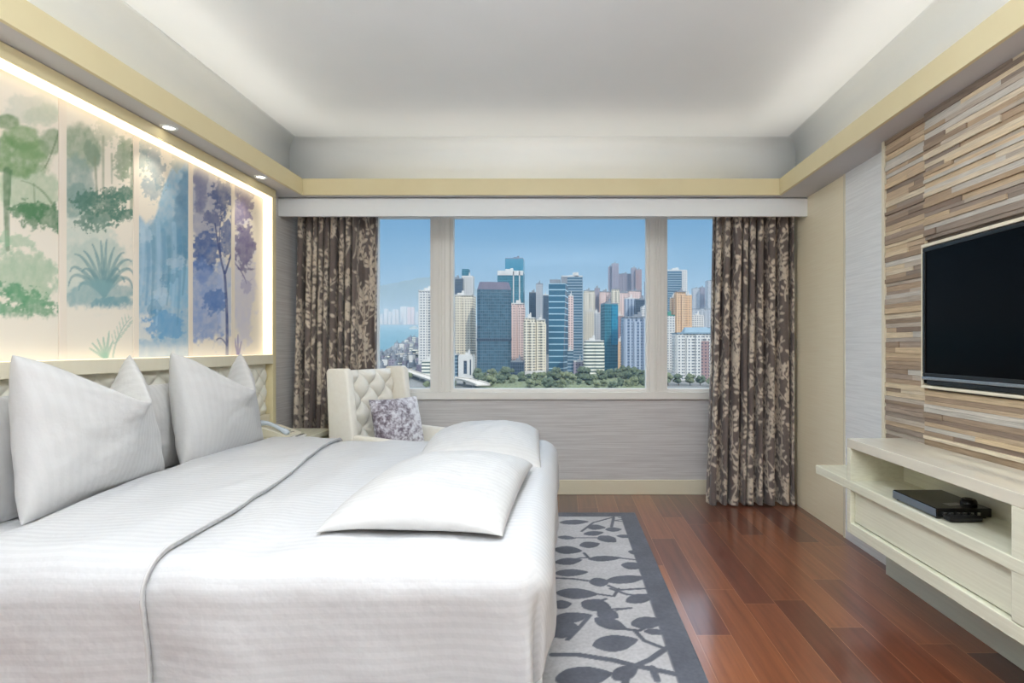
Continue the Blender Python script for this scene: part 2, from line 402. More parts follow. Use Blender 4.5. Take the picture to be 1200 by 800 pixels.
# ================================================================== stacked-wood feature wall
def strips(name, y0, y1, z0, z1, xface, seed, label, hole=None):
    rnd = random.Random(seed); V = []; Fc = []; cols = []
    pal = [(194, 172, 145), (176, 154, 130), (158, 138, 118), (220, 202, 172), (188, 176, 162), (164, 147, 132), (206, 184, 152), (140, 122, 108), (202, 197, 188), (180, 157, 130), (218, 204, 180), (150, 136, 124)]
    z = z0
    while z < z1-.004:
        hgt = min(rnd.choice((.018, .022, .026, .030, .022)), z1-z); y = y0; run = rnd.uniform(.1, .6)
        while y < y1-.001:
            L = min(run, y1-y); 
            if y1-(y+L) < .08: L = y1-y
            d = rnd.choice((0, .003, .006, .010, .004)); c = rnd.choice(pal); t = rnd.uniform(.9, 1.08)
            x0, x1 = xface+.03, xface-d+.008
            a, bb = y, y+L; zz0, zz1 = z, z+hgt
            segs = [(a, bb)]
            if hole and zz1 > hole[2] and zz0 < hole[3]:
                segs = []
                if a < hole[0]: segs.append((a, min(bb, hole[0])))
                if bb > hole[1]: segs.append((max(a, hole[1]), bb))
            for a, bb in segs:
                n = len(V)
                V += [(x1, a+.0006, zz0+.0005), (x1, bb-.0006, zz0+.0005), (x1, bb-.0006, zz1-.0005), (x1, a+.0006, zz1-.0005), (x0, a, zz0), (x0, bb, zz0), (x0, bb, zz1), (x0, a, zz1)]
                Fc += [(n, n+3, n+2, n+1), (n, n+1, n+5, n+4), (n+1, n+2, n+6, n+5), (n+2, n+3, n+7, n+6), (n+3, n, n+4, n+7)]
                cc = [lin(v)*t for v in c]; cols += [cc]*8
            y += L; run = rnd.uniform(.25, 1.4)
        z += hgt
    n = len(V)
    for (ya, yb, za, zb) in ([(y0, y1, z0, z1)] if not hole else [(y0, y1, z0, hole[2]), (y0, y1, hole[3], z1), (y0, hole[0], hole[2], hole[3]), (hole[1], y1, hole[2], hole[3])]):
        if yb-ya < .002: continue
        n = len(V); V += [(x, y, z) for x in (xface+.022, XR-.001) for y in (ya, yb) for z in (za, zb)]; cols += [[.12, .09, .07]]*8
        Fc += [(n, n+1, n+3, n+2), (n+4, n+6, n+7, n+5), (n, n+4, n+5, n+1), (n+2, n+3, n+7, n+6), (n, n+2, n+6, n+4), (n+1, n+5, n+7, n+3)]
    o = mesh_obj(name, V, Fc, M['strips']); paint(o, np.array(cols)); return o
m = mat('reclaimed_wood', (1, 1, 1, 1), .6); g = N(m); M['strips'] = m
a = g.n('Attribute'); a.attribute_name = 'paint'
gr = g.noise(g.coord('Object', (1, 5, 110)), 1.4, 5, .65); dd = g.ramp(gr, (.25, (.62, .60, .58, 1)), (.72, (1.18, 1.17, 1.15, 1)))
mm = g.n('Mix', data_type='RGBA', blend_type='MULTIPLY'); mm.inputs[0].default_value = 1; g.l(a.outputs[0], mm.inputs[6]); g.l(dd, mm.inputs[7])
g.l(mm.outputs[2], B(m).inputs['Base Color']); g.l(g.bump(gr, .3, .002), B(m).inputs['Normal'])
TVY0, TVY1, TVZ0, TVZ1 = 1.48, 2.705, 1.10, 1.765
w1 = strips('wood_strip_panel', 2.728, 3.072, .30, ZS, 1.815, 5, '')
alone(w1, (1.83, 2.9, .3), 'narrow upright bay of stacked reclaimed wood strips beside the white wallpaper', 'wall panel')
w2 = strips('wood_strip_panel', .30, 2.722, .30, ZS, 1.80, 9, '', (TVY0-.022, TVY1+.016, TVZ0-.026, TVZ1+.022))
alone(w2, (1.82, 1.5, .3), 'wide bay of stacked reclaimed wood strips surrounding the television', 'wall panel')
b = MB(); b.box(1.82, XR-.001, .30, 3.075, 0, .30); struct(obj('trim_6', b, M['plinth'], None, .004))

# television in its cream-lined niche
t = thing('television', 'large black flat television set into the wood strip wall', 'television', (1.81, 2.09, TVZ0))
b = MB(); q = .014
b.box(1.785, 1.86, TVY0-.02, TVY1+.014, TVZ1+.004, TVZ1+.02); b.box(1.785, 1.86, TVY0-.02, TVY1+.014, TVZ0-.024, TVZ0-.010); b.box(1.785, 1.86, TVY1+.003, TVY1+.014, TVZ0-.01, TVZ1+.004); b.box(1.785, 1.86, TVY0-.02, TVY0-.006, TVZ0-.01, TVZ1+.004)
obj('niche_trim', b, M['cream'], t, .002)
b = MB(); b.box(1.782, 1.80, TVY0, TVY1, TVZ0+.034, TVZ0+.052); b.box(1.782, 1.80, TVY0, TVY1, TVZ1-.02, TVZ1); b.box(1.782, 1.80, TVY0, TVY0+.02, TVZ0+.052, TVZ1-.02); b.box(1.782, 1.80, TVY1-.02, TVY1, TVZ0+.052, TVZ1-.02)
obj('bezel', b, M['black'], t, .003)
b = MB(); b.box(1.788, 1.86, TVY0+.005, TVY1-.005, TVZ0+.0, TVZ1-.005); obj('housing', b, M['screen'], t)
b = MB(); b.box(1.778, 1.80, TVY0, TVY1, TVZ0+.018, TVZ0+.034); tag(obj('lower_bar', b, M['silver'], t, .003), 'glossy silver bar')
b = MB(); b.box(1.784, 1.80, TVY0+.03, TVY1-.03, TVZ0-.006, TVZ0+.016); obj('speaker_grille', b, M['black'], t, .003)

# ================================================================== media console
KX, KY0, KY1 = 1.495, .55, 2.87
t = thing('media_console', 'pale wood media console with open shelf mounted below the television', 'console', (1.65, 1.7, .31))
b = MB(); b.box(KX, 1.786, KY0, KY1, .752, .80); obj('top', b, M['consoletop'], t, .003)
b = MB(); b.box(KX, 1.786, KY1-.035, KY1, .31, .752); obj('end_panel', b, M['console'], t, .003)
b = MB(); b.box(KX, 1.786, KY0, KY0+.035, .31, .752); obj('end_panel', b, M['console'], t, .003)
b = MB(); b.box(KX, 1.786, 1.745, 1.82, .37, .752); obj('divider', b, M['console'], t, .003)
b = MB(); b.box(1.772, 1.785, KY0+.035, KY1-.035, .37, .752); obj('back_panel', b, M['console'], t)
b = MB(); b.box(KX-.002, 1.784, KY0+.036, 3.22, .535, .583); obj('shelf', b, M['console'], t, .004)
b = MB(); b.box(KX, 1.785, KY0+.035, KY1-.035, .31, .366); obj('bottom_rail', b, M['console'], t, .003)
for y0, y1 in ((1.825, 2.832), (.60, 1.74)):
    b = MB(); b.box(KX+.022, KX+.042, y0, y1, .372, .531); b.box(KX+.042, 1.765, y0+.02, y1-.02, .378, .50); obj('drawer', b, M['console'], t, .003)
# media player on the shelf
t = thing('media_player', 'slim black media player lying on the open console shelf', 'media player', (1.62, 2.35, .583))
b = MB(); b.box(1.512, 1.735, 2.205, 2.50, .589, .626); obj('housing', b, M['black'], t, .004)
b = MB(); b.box(1.509, 1.513, 2.21, 2.495, .592, .623); tag(obj('front_panel', b, M['steel'], t, .001), 'blue-grey reflective front panel')
for x in (1.53, 1.715):
    for y in (2.225, 2.48): b = MB(); b.cyl((x, y), .010, .583, .589, 12); obj('foot', b, M['blackm'], t)
b = MB(); b.box(1.585, 1.655, 2.245, 2.285, .626, .6267, rz=.15); tag(obj('sticker', b, M['silver'], t), 'silver sticker')
b = MB()
for k in range(6): b.box(1.535+k*.027, 1.548+k*.027, 2.197, 2.206, .600, .612)
tag(obj('connector_row', b, M['silver'], t, .001), 'silver connectors')
b = MB(); b.cyl((1.55, 2.19), .006, .600, .608, 10); b.box(1.53, 1.66, 2.155, 2.195, .589, .604); obj('cable_plug', b, M['blackm'], t, .004)
t = thing('infrared_receiver', 'small round black puck resting on top of the media player', 'receiver', (1.685, 2.265, .6265))
b = MB(); b.cyl((1.685, 2.265), .030, .6265, .640, 28); b.cyl((1.685, 2.265), .030, .640, .650, 28, r1=.024); obj('puck', b, M['black'], t, .002)
b = MB(); b.cyl((1.685, 2.265), .012, .650, .6515, 18); obj('lens', b, M['screen'], t)

# ================================================================== soffit downlights
for i, (x, y) in enumerate(((-2.075, 2.88), (-2.055, 3.72))):
    t = thing('downlight', ('round recessed downlight in the left soffit above the misty rock painting', 'round recessed downlight in the left soffit near the window')[i], 'downlight', (x, y, ZS), 0, 'soffit downlights')
    b = MB(); n = 28
    A = np.zeros((4, n+1, 3))
    for k in range(n+1):
        a = 2*math.pi*k/n
        for j, (r, z) in enumerate(((.042, ZS-.0005), (.040, ZS-.006), (.028, ZS-.006), (.026, ZS-.001))): A[j, k] = (x+r*math.cos(a), y+r*math.sin(a), z)
    b.grid(A); obj('ring', b, M['white'], t, smooth=True)
    b = MB(); b.cyl((x, y), .027, ZS-.003, ZS-.001, 20); obj('bulb', b, M['lamp'], t)
    light('downlight_beam', 'SPOT', (x, y, ZS-.012), (0, 0, 0), 6, (1, .88, .7), spot_size=1.5, spot_blend=.6, shadow_soft_size=.03).parent = None

t = thing('ceiling_lamp', 'round flush white glass lamp on the middle of the coffered ceiling', 'lamp', (-.16, 1.68, ZC))  # added overhead lamp, out of view, to brighten the room
b = MB(); b.cyl((-.16, 1.68), .33, ZC-.05, ZC, 40); obj('rim', b, M['silver'], t, .004)
gm = mat('opal_glass', rgb(250, 250, 250), .4); B(gm).inputs['Emission Color'].default_value = (.90, .95, 1, 1); B(gm).inputs['Emission Strength'].default_value = 30
A = np.zeros((9, 41, 3))
for i in range(9):
    for k in range(41): r = .32*math.sin(math.pi/2*i/8); A[i, k] = (-.16+r*math.cos(k*math.pi/20), 1.68+r*math.sin(k*math.pi/20), ZC-.05-.05*math.cos(math.pi/2*i/8))
fast_grid('diffuser', A, gm, t)

# ================================================================== mural wall
FY1, FY0 = 4.045, 1.50
t = thing('display_niche', 'cream lit niche with white dividing battens holding the five wall paintings', 'wall niche', (-2.16, 2.8, 1.22))
b = MB(); b.box(XL+.001, -2.12, FY0, FY1, 2.372, 2.434); b.box(XL+.001, -2.12, FY1-.045, FY1, 0.0, 2.372); obj('outer_rail', b, M['fascia'], t, .003)
b = MB(); b.box(XL+.002, -2.124, FY0, FY1-.046, 2.362, 2.371); tag(obj('light_strip', b, M['led'], t), 'glowing warm light strip along the top')  # underside of the rail, its LED light put in as emission
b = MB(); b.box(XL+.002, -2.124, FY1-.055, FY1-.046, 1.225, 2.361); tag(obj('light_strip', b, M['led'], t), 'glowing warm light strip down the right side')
b = MB(); b.box(XL+.002, -2.19, FY0, FY1-.056, 1.222, 2.36); obj('backing', b, M['white'], t)
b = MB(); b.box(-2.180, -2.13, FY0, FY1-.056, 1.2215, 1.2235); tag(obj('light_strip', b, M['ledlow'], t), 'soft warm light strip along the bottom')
panY = [(1.62, 1.956), (1.996, 2.366), (2.406, 2.777), (2.817, 3.187), (3.227, 3.600), (3.640, 3.985)]
for k in range(5):
    y0, y1 = panY[k][1]+.002, panY[k+1][0]-.002
    b = MB(); b.box(-2.192, -2.181, y0, y1, 1.222, 2.36); obj('batten', b, M['batten'], t, .002)
M['mural'] = attr_mat('painted_mural', .75, .1, 200)
def ell(px, py, cx, cy, rx, ry, rot=0, nz=.25, seed=1, soft=.18, sc=.12):
    c, s = math.cos(math.radians(rot)), math.sin(math.radians(rot))
    dx, dy = px-cx, py-cy; u = (dx*c+dy*s)/rx; v = (-dx*s+dy*c)/ry
    d = np.sqrt(u*u+v*v)+nz*2*(fbm(px*sc, py*sc, seed, 4)-.5)
    return 1-sstep(1-soft, 1+soft, d)
def stroke(px, py, pts, w0, w1):
    m = np.zeros_like(px)
    P = []; n = 14
    for i in range(n+1):
        t = i/n
        if len(pts) == 3: q = [(1-t)**2*pts[0][k]+2*t*(1-t)*pts[1][k]+t*t*pts[2][k] for k in (0, 1)]
        else: q = [(1-t)*pts[0][k]+t*pts[1][k] for k in (0, 1)]
        P.append(q)
    for i in range(n):
        (ax, ay), (bx_, by_) = P[i], P[i+1]; w = w0+(w1-w0)*(i+.5)/n
        L = (bx_-ax)**2+(by_-ay)**2+1e-9; t = np.clip(((px-ax)*(bx_-ax)+(py-ay)*(by_-ay))/L, 0, 1)
        d = np.hypot(px-ax-t*(bx_-ax), py-ay-t*(by_-ay)); m = np.maximum(m, 1-sstep(w*.6, w*1.2, d))
    return m
def mural(i, px, py):
    """colour of panel i at the traced coordinates px, py"""
    bgc = np.array([lin(232), lin(224), lin(210)]); col = np.ones(px.shape+(3,))*bgc
    w = fbm(px*.05, py*.04, 3, 4)
    def put(m, c, a=1.0):
        nonlocal col
        m = (m*a*(.58+.46*fbm(px*.22, py*.16, 91+int(c[0]), 4)))[..., None]; m = np.clip(m, 0, 1)
        col = col*(1-m)+np.array([lin(v) for v in c])*m
    E = lambda *a, **k: ell(px, py, *a, **k)
    S = lambda pts, w0, w1: stroke(px, py, pts, w0, w1)
    if i <= 1:
        put(E(30, 128, 34, 16, nz=.5), (188, 196, 182), .55)
        put(E(46, 135, 22, 14, nz=.5, seed=4), (176, 190, 165), .5)
        put(E(28, 222, 38, 26, nz=.25, seed=8), (168, 188, 158), .85)
        put(S([(60, 245), (45, 215), (20, 212)], 2, 1), (120, 145, 112), .7); put(S([(35, 215), (36, 240)], 1.2, 1), (120, 145, 112), .6)
        put(E(4, 143, 14, 9, 8, nz=.15, seed=2), (112, 142, 100), .95)
        put(E(22, 162, 24, 14, 10, nz=.2, seed=5), (128, 158, 112), .95)
        put(E(12, 184, 40, 22, 14, nz=.25, seed=6), (108, 146, 96), .95)
        put(E(34, 176, 18, 12, 0, nz=.35, seed=16), (124, 156, 110), .9)
        put(E(57, 166, 16, 15, -30, nz=.2, seed=7), (134, 156, 124), .95)
        put(S([(66, 150), (55, 185), (48, 196)], 1.3, 1), (110, 130, 100), .8)
        put(S([(3, 200), (2, 240), (4, 292)], 5, 3), (88, 124, 88), .9); put(S([(8, 200), (6, 240)], 1.5, 1), (88, 124, 88), .8)
        put(E(48, 254, 30, 15, 8, nz=.7, seed=11, sc=.22), (76, 124, 88), 1); put(E(28, 246, 20, 10, 0, nz=.8, seed=12, sc=.25), (84, 130, 92), 1)
        put(E(14, 282, 24, 8, 10, nz=.7, seed=13, sc=.2), (150, 184, 150), .7)
        put(E(22, 322, 42, 30, 25, nz=.7, seed=14), (140, 178, 144), .75)
        put(E(30, 354, 38, 13, 25, nz=.9, seed=15, sc=.2), (84, 148, 108), .95)
        put(E(8, 366, 24, 9, 15, nz=.8, seed=18, sc=.2), (90, 152, 112), .95)
    if i == 2:
        put(E(97, 300, 40, 60, nz=.5, seed=20), (176, 198, 190), .6)
        put(E(92, 172, 22, 28, -35, nz=.18, seed=21), (138, 158, 134), .95)
        put(E(104, 180, 9, 16, -20, nz=.35, seed=22), (128, 150, 130), .9)
        put(E(88, 214, 20, 32, -10, nz=.25, seed=23), (142, 164, 156), .95)
        put(E(84, 235, 16, 20, 0, nz=.4, seed=33), (120, 152, 146), .8)
        put(E(120, 152, 14, 18, 0, nz=.8, seed=24, sc=.3), (182, 188, 168), .8)
        put(S([(117, 160), (117, 232)], 1.8, 1.5), (160, 168, 144), .8); put(S([(107, 185), (110, 235)], 1.8, 1.4), (140, 152, 128), .8); put(S([(127, 180), (127, 215)], 1.3, 1), (150, 160, 136), .8)
        put(E(142, 185, 11, 26, 12, nz=.8, seed=25, sc=.25), (138, 158, 132), .95); put(S([(152, 170), (150, 250)], 2.5, 2), (110, 132, 108), .8)
        for (a, c, r, s) in ((100, 232, 18, 41), (118, 238, 26, 42), (138, 228, 18, 43), (112, 256, 26, 44), (142, 252, 14, 45)):
            put(E(a, c, r, r*.48, -14, nz=1.0, seed=s, sc=.3), (86, 126, 112), 1)
        put(E(114, 300, 34, 20, 0, nz=.5, seed=27), (172, 192, 184), .6)
        for q in ((78, 318, 82, 300), (76, 335, 80, 305), (84, 298, 95, 296), (94, 294, 104, 300), (104, 286, 112, 300), (114, 282, 116, 300), (121, 281, 119, 300), (130, 290, 124, 300), (141, 296, 132, 296), (150, 306, 136, 296), (153, 322, 144, 300), (152, 338, 146, 310), (92, 318, 100, 305), (136, 318, 130, 305), (142, 330, 136, 312), (88, 340, 90, 320)):
            put(S([(118, 345), (q[2], q[3]), (q[0], q[1])], 3.4, 1.0), (112, 150, 154), .85)
        put(E(112, 346, 42, 17, 0, nz=.45, seed=28), (132, 168, 172), .85); put(E(132, 355, 26, 7, -3, nz=.5, seed=29), (112, 156, 166), .9)
        for q in ((101, 408), (104, 402), (110, 397), (117, 395), (124, 388), (128, 400)): put(S([(120, 420), q], 2.8, .8), (150, 184, 166), .85)
        put(S([(128, 420), (132, 390), (150, 372)], 1.2, .7), (160, 186, 172), .8)
        for k in range(7): put(S([(130+k*3, 402-k*4), (136+k*3, 398-k*4)], 1.0, .6), (160, 188, 172), .7); put(S([(129+k*3, 402-k*5), (127+k*3, 392-k*5)], 1.0, .6), (160, 188, 172), .7)
    if i == 3:
        blue = sstep(262, 225, 0*px+262-py*0+0) if False else None
        rid = 245+12*np.sin(px*.12)-np.clip((px-178)*1.9, 0, 70)+18*(fbm(px*.12, py*.08, 31)-.5)
        put(sstep(-4, 6, py-rid), (132, 176, 204), .95)
        put(E(214, 250, 13, 62, 6, nz=.4, seed=32), (104, 146, 176), .9); put(E(190, 285, 26, 34, 20, nz=.6, seed=34), (114, 160, 188), .7)
        put(E(172, 300, 16, 30, 0, nz=.6, seed=35), (150, 182, 204), .6); put(E(205, 330, 14, 26, 0, nz=.7, seed=36), (134, 184, 212), .7)
        put(E(178, 190, 9, 30, -14, nz=.9, seed=37, sc=.3), (140, 158, 166), .9); put(E(165, 180, 6, 26, 0, nz=.9, seed=38, sc=.3), (140, 160, 160), .8)
        put(E(174, 222, 10, 14, -25, nz=.8, seed=39, sc=.3), (150, 170, 180), .85); put(E(205, 190, 8, 10, 0, nz=.9, seed=40, sc=.3), (170, 178, 170), .8)
        put(E(166, 385, 14, 16, 0, nz=.6, seed=51), (226, 222, 214), .95); put(E(192, 380, 22, 17, 15, nz=.8, seed=52, sc=.2), (104, 160, 202), .95)
        put(E(184, 350, 12, 8, 0, nz=.7, seed=53), (176, 204, 222), .8)
        put(sstep(402, 412, py+6*fbm(px*.2, py*.2, 54)), (222, 222, 220), .85)
        for k in range(9):
            x_ = 163+k*6.2; put(S([(x_, 262+8*(k%3)), (x_+3, 300+10*(k%2)), (x_-2, 345+12*(k%4))], 3.0, 1.2), ((172, 202, 220), (104, 152, 186), (92, 142, 170))[k % 3], .55)
        for k in range(6): put(E(168+k*9, 275+17*(k*5 % 6), 7, 10, 20*k, nz=.9, seed=140+k, sc=.25), ((188, 208, 220), (96, 146, 178))[k % 2], .6)
    if i == 4:
        put(E(238, 235, 18, 60, 0, nz=.6, seed=61), (146, 152, 184), .8); put(E(232, 215, 9, 32, 0, nz=.5, seed=62), (108, 114, 152), .85)
        put(E(238, 350, 24, 50, 0, nz=.5, seed=63), (118, 148, 200), .9); put(E(262, 350, 12, 46, 0, nz=.5, seed=64), (172, 186, 216), .8)
        put(E(258, 228, 13, 17, 0, nz=.8, seed=65, sc=.28), (74, 92, 142), 1); put(E(247, 255, 10, 10, 0, nz=.9, seed=66, sc=.3), (92, 104, 150), .9)
        put(E(238, 292, 18, 22, 20, nz=.7, seed=67, sc=.25), (72, 102, 158), 1); put(E(264, 275, 9, 24, 0, nz=.9, seed=68, sc=.28), (76, 100, 152), .95)
        put(E(248, 352, 12, 15, 0, nz=.7, seed=69, sc=.25), (88, 124, 182), .95); put(E(234, 320, 12, 14, 0, nz=.6, seed=70), (110, 138, 192), .8)
        T = (74, 88, 136)
        put(S([(263, 420), (264, 360), (260, 318)], 2.0, 1.6), T, 1); put(S([(260, 320), (254, 300), (249, 262)], 1.5, .9), T, 1); put(S([(261, 320), (266, 305), (270, 290)], 1.4, 1), T, 1); put(S([(256, 300), (252, 275), (257, 252)], 1.0, .7), T, .9)
        put(S([(263, 405), (256, 392), (251, 398)], 1.2, 1), T, .9); put(sstep(398, 420, py), (228, 222, 214), .6)
    if i == 5:
        put(E(282, 330, 14, 80, 0, nz=.5, seed=71), (196, 196, 220), .7)
        put(E(285, 236, 9, 22, 0, nz=.8, seed=72, sc=.28), (118, 108, 146), .95); put(E(276, 250, 7, 20, 0, nz=.8, seed=74, sc=.28), (136, 130, 166), .9)
        put(E(284, 290, 12, 24, 0, nz=.7, seed=73, sc=.26), (104, 96, 140), .95); put(E(275, 215, 5, 14, 0, nz=.7, seed=75), (120, 116, 156), .8)
        put(S([(270, 306), (282, 318), (286, 332)], 1.1, .7), (110, 104, 146), .9); put(E(286, 334, 6, 8, 0, nz=.8, seed=76, sc=.3), (168, 164, 196), .8)
        for q in ((272, 396), (276, 392), (280, 400)): put(S([(276, 420), q], 1.6, .7), (150, 140, 180), .85)
    top = sstep(0, 26, py-(78+px*.475)); col = col*top[..., None]+bgc*(1-top[..., None])
    if i <= 2:
        bot = sstep(0, 10, 372+6*fbm(px*.2, py*.2, 88, 3)-(0 if i <= 1 else 10)-py+8*(fbm(px*.5, py*.3, 5)-.5))
        keep = np.zeros_like(py) if i <= 1 else sstep(96, 100, px)*sstep(366, 372, py)
        bot = np.maximum(bot, keep)[..., None]; col = col*bot+bgc*(1-bot)
    return col
labs = ['green foliage mural panel farthest from the window, beyond the left edge of the photo', 'leftmost painted mural panel of broad green leaves over green undergrowth', 'painted mural panel of grey-green trees above a blue-green spiky palm',
        'painted mural panel of misty pale blue rocks and waterfall', 'painted mural panel of a dark blue tree with thin trunk', 'rightmost narrow painted mural panel with purple foliage on cream']
for i in range(0, 6):
    y0, y1 = panY[i]; ny, nz = int((y1-y0)/.005)+1, int(1.136/.005)+1
    Y, Z = np.meshgrid(np.linspace(y0, y1, ny), np.linspace(1.224, 2.36, nz), indexing='ij')
    Yt = Y if i else Y+.55; px = VX-2.2*F/Yt; py = VY-(Z-EYE)*F/Yt
    P = np.stack([np.full_like(Y, -2.1835), Y, Z], -1)
    o = fast_grid('wall_painting', P, M['mural'], smooth=False); paint(o, mural(i if i else 1, px, py).reshape(-1, 3))
    s = o.modifiers.new('thickness', 'SOLIDIFY'); s.thickness = .006; s.offset = -1
    alone(o, (-2.1835, (y0+y1)/2, 1.224), labs[i].replace('mural panel', 'wall painting'), 'painting', 'paintings above the headboard')

# ================================================================== headboard
t = thing('headboard', 'ivory button-tufted headboard with flat cream top rail', 'headboard', (-2.15, 2.75, .0))
b = MB(); b.box(XL+.001, -2.115, FY0, FY1-.046, 1.155, 1.221); obj('top_rail', b, M['cream'], t, .004)
b = MB(); b.box(XL+.001, -2.14, FY0, FY1-.046, 0.0, .79); obj('lower_panel', b, M['cream'], t, .004)
b = MB(); b.box(XL+.001, -2.178, FY0, FY1-.047, .79, 1.155); obj('backing', b, M['ivory'], t)
def tuft(u, v, a, bb, p=.45):
    return (np.abs(np.sin(math.pi*(u/a+v/bb)/2))*np.abs(np.sin(math.pi*(u/a-v/bb)/2)))**p
ny, nz = 420, 62; TA, TB = .065, .062
Y, Z = np.meshgrid(np.linspace(FY0, FY1-.048, ny), np.linspace(.792, 1.153, nz), indexing='ij')
U = Y-FY0; V = Z-.792+.031
D = tuft(U, V, TA, TB); edge = np.minimum(np.minimum(Z-.792, 1.153-Z), np.minimum(Y-FY0, FY1-.048-Y)); D = D*sstep(-.004, .03, edge)
o = fast_grid('tufted_cushion', np.stack([-2.172+.024*D, Y, Z], -1), M['ivory'], t)
proto = None; ct = 0
for j in range(1, 6):
    z = .792-.031+TB*j
    for i in range(1, 60):
        if (i+j) % 2: continue
        y = FY0+TA*i
        if y > FY1-.06 or y < 1.9 or z < .80 or z > 1.14: continue
        if not (y > 3.5 or z > 1.0): continue
        if proto is None:
            b = MB(); b.sphere((0, 0, 0), .004, .009, .009, 12, 6); proto = obj('button', b, M['piping'], t, smooth=True); q = proto
        else: q = proto.copy(); C.objects.link(q); q.parent = t
        q.location = (-2.168, y, z); ct += 1

# ================================================================== bed
t = thing('bed', 'king-size bed with white mattress and dark recessed base against the headboard', 'bed', (-1.1, 2.5, 0))
b = MB(); b.box(-2.10, -.16, 1.62, 3.40, .05, .34); obj('bed_base', b, M['darkbase'], t, .01)
b = MB(); b.box(-2.10, -.13, 1.58, 3.44, .345, .655); o = obj('mattress', b, M['sheet'], t, .05, True, 4); setuv(o, [(v.co.x, v.co.y) for v in o.data.vertices])
for x in (-.075, -2.06):
    for y in (1.545, 3.44):
        b = MB(); b.box(x-.018, x+.018, y-.018, y+.018, 0, .40); tag(obj('leg', b, M['white'], t, .003), 'white post')
b = MB(); b.box(-2.05, -.06, 1.545, 1.57, .30, .34); b.box(-2.05, -.06, 3.43, 3.455, .30, .34); b.box(-.085, -.06, 1.57, 3.43, .30, .34); obj('side_rail', b, M['white'], t, .003)

XE, YN, YF, ZB = -.125, 1.55, 3.37, .70
def drape(Xg, Bg, off, exm=.30, eym=.46):
    r = .10+off
    ex = np.maximum(0, Xg-XE); eyn = np.maximum(0, YN-Bg); eyf = np.maximum(0, Bg-YF); ey = eyn+eyf; sg = np.where(eyn > 0, -1, 1)
    rho = np.maximum(ex/exm, ey/eym); th = np.arctan2(ey/eym, ex/exm+1e-12); th = np.where(rho > 0, th, 0)
    sc = np.sin(th)**2
    d = rho*(exm*(1-sc)+eym*sc)
    ca, sa = np.cos(th), np.sin(th)
    a = np.minimum(d/r, math.pi/2); hor = r*np.sin(a); drop = r*(1-np.cos(a))+np.maximum(0, d-r*math.pi/2)
    corner = np.exp(-((th-.95)/.16)**2)*sstep(.25, .8, rho)*(ex > 0)*(ey > 0)
    hor = hor-.035*corner+.012*np.exp(-((th-1.25)/.12)**2)*sstep(.3, .9, rho)*(ex > 0)*(ey > 0)
    hang = sstep(.1, .4, d)
    bulge = (.014*np.sin(Xg*7.3+1)+.010*np.sin(Xg*15+2.2))*sc*hang+.010*np.sin(Bg*8+.5)*(1-sc)*hang
    X = np.where(ex > 0, XE+(hor+bulge)*ca, Xg)
    Y = np.where(eyn > 0, YN, np.where(eyf > 0, YF, Bg))+sg*(hor+bulge)*sa*(ey > 0)
    top = 1-sstep(0, .12, d)
    puff = .018*(fbm(Xg*2.2, Bg*2.2, 7, 3)-.5)*2+.006*(fbm(Xg*7, Bg*3, 8, 3)-.5)*2+.010*np.sin((Bg-YN)/(YF-YN)*math.pi)
    # long soft wrinkles across the bed
    puff = puff+.007*np.sin(Xg*20+5*fbm(Xg*2, Bg*2, 10))*fbm(Xg*2, Bg*2, 12)
    Z = ZB+off-drop+puff*(.35+.65*top)
    wr = .006*(fbm(Xg*4, Bg*10, 21, 3)-.5)*2*hang
    Y = Y+sg*wr*sa*(ey > 0); X = X+wr*ca*(ex > 0)
    return np.stack([X, Y, Z], -1)
nb = 210
def cloth(name, x0f, x1f, off, b0, b1, nx, thick, par):
    bb = np.linspace(b0, b1, nb); s = np.linspace(0, 1, nx)
    Bg, Sg = np.meshgrid(bb, s, indexing='ij'); Xg = x0f(Bg)+(x1f(Bg)-x0f(Bg))*Sg
    P = drape(Xg, Bg, off)
    o = fast_grid(name, P, M['duvet'], par, flip=True); setuv(o, np.stack([Xg, Bg], -1).reshape(-1, 2))
    m = o.modifiers.new('thickness', 'SOLIDIFY'); m.thickness = thick; m.offset = -1
    return o
head = lambda B_: -1.80+.0*B_+.16*(1-sstep(1.3, 2.3, B_))+.02*np.sin(B_*4)
fold = lambda B_: -1.375+.02*np.sin(B_*3)+(-1.09+1.375)*(1-sstep(1.5, 3.5, B_))
dv = thing('duvet', 'white satin-striped duvet spread over the bed', 'duvet', (-1.0, 2.5, .70))
cloth('cover', lambda b_: head(b_)+.01, lambda b_: XE+.30+0*b_, .0, YN-.46, YF+.46, 230, .022, dv)
td = cloth('turned_down_edge', head, fold, .022, YN-.46, YF+.46, 90, .016, dv)
# piping along the folded edge
bb = np.linspace(YN-.46, YF+.46, 120); pe = drape(fold(bb), bb, .020)
b = MB(); b.tube([tuple(p) for p in pe], .004, 8); obj('hem', b, M['pillow'], dv, smooth=True)

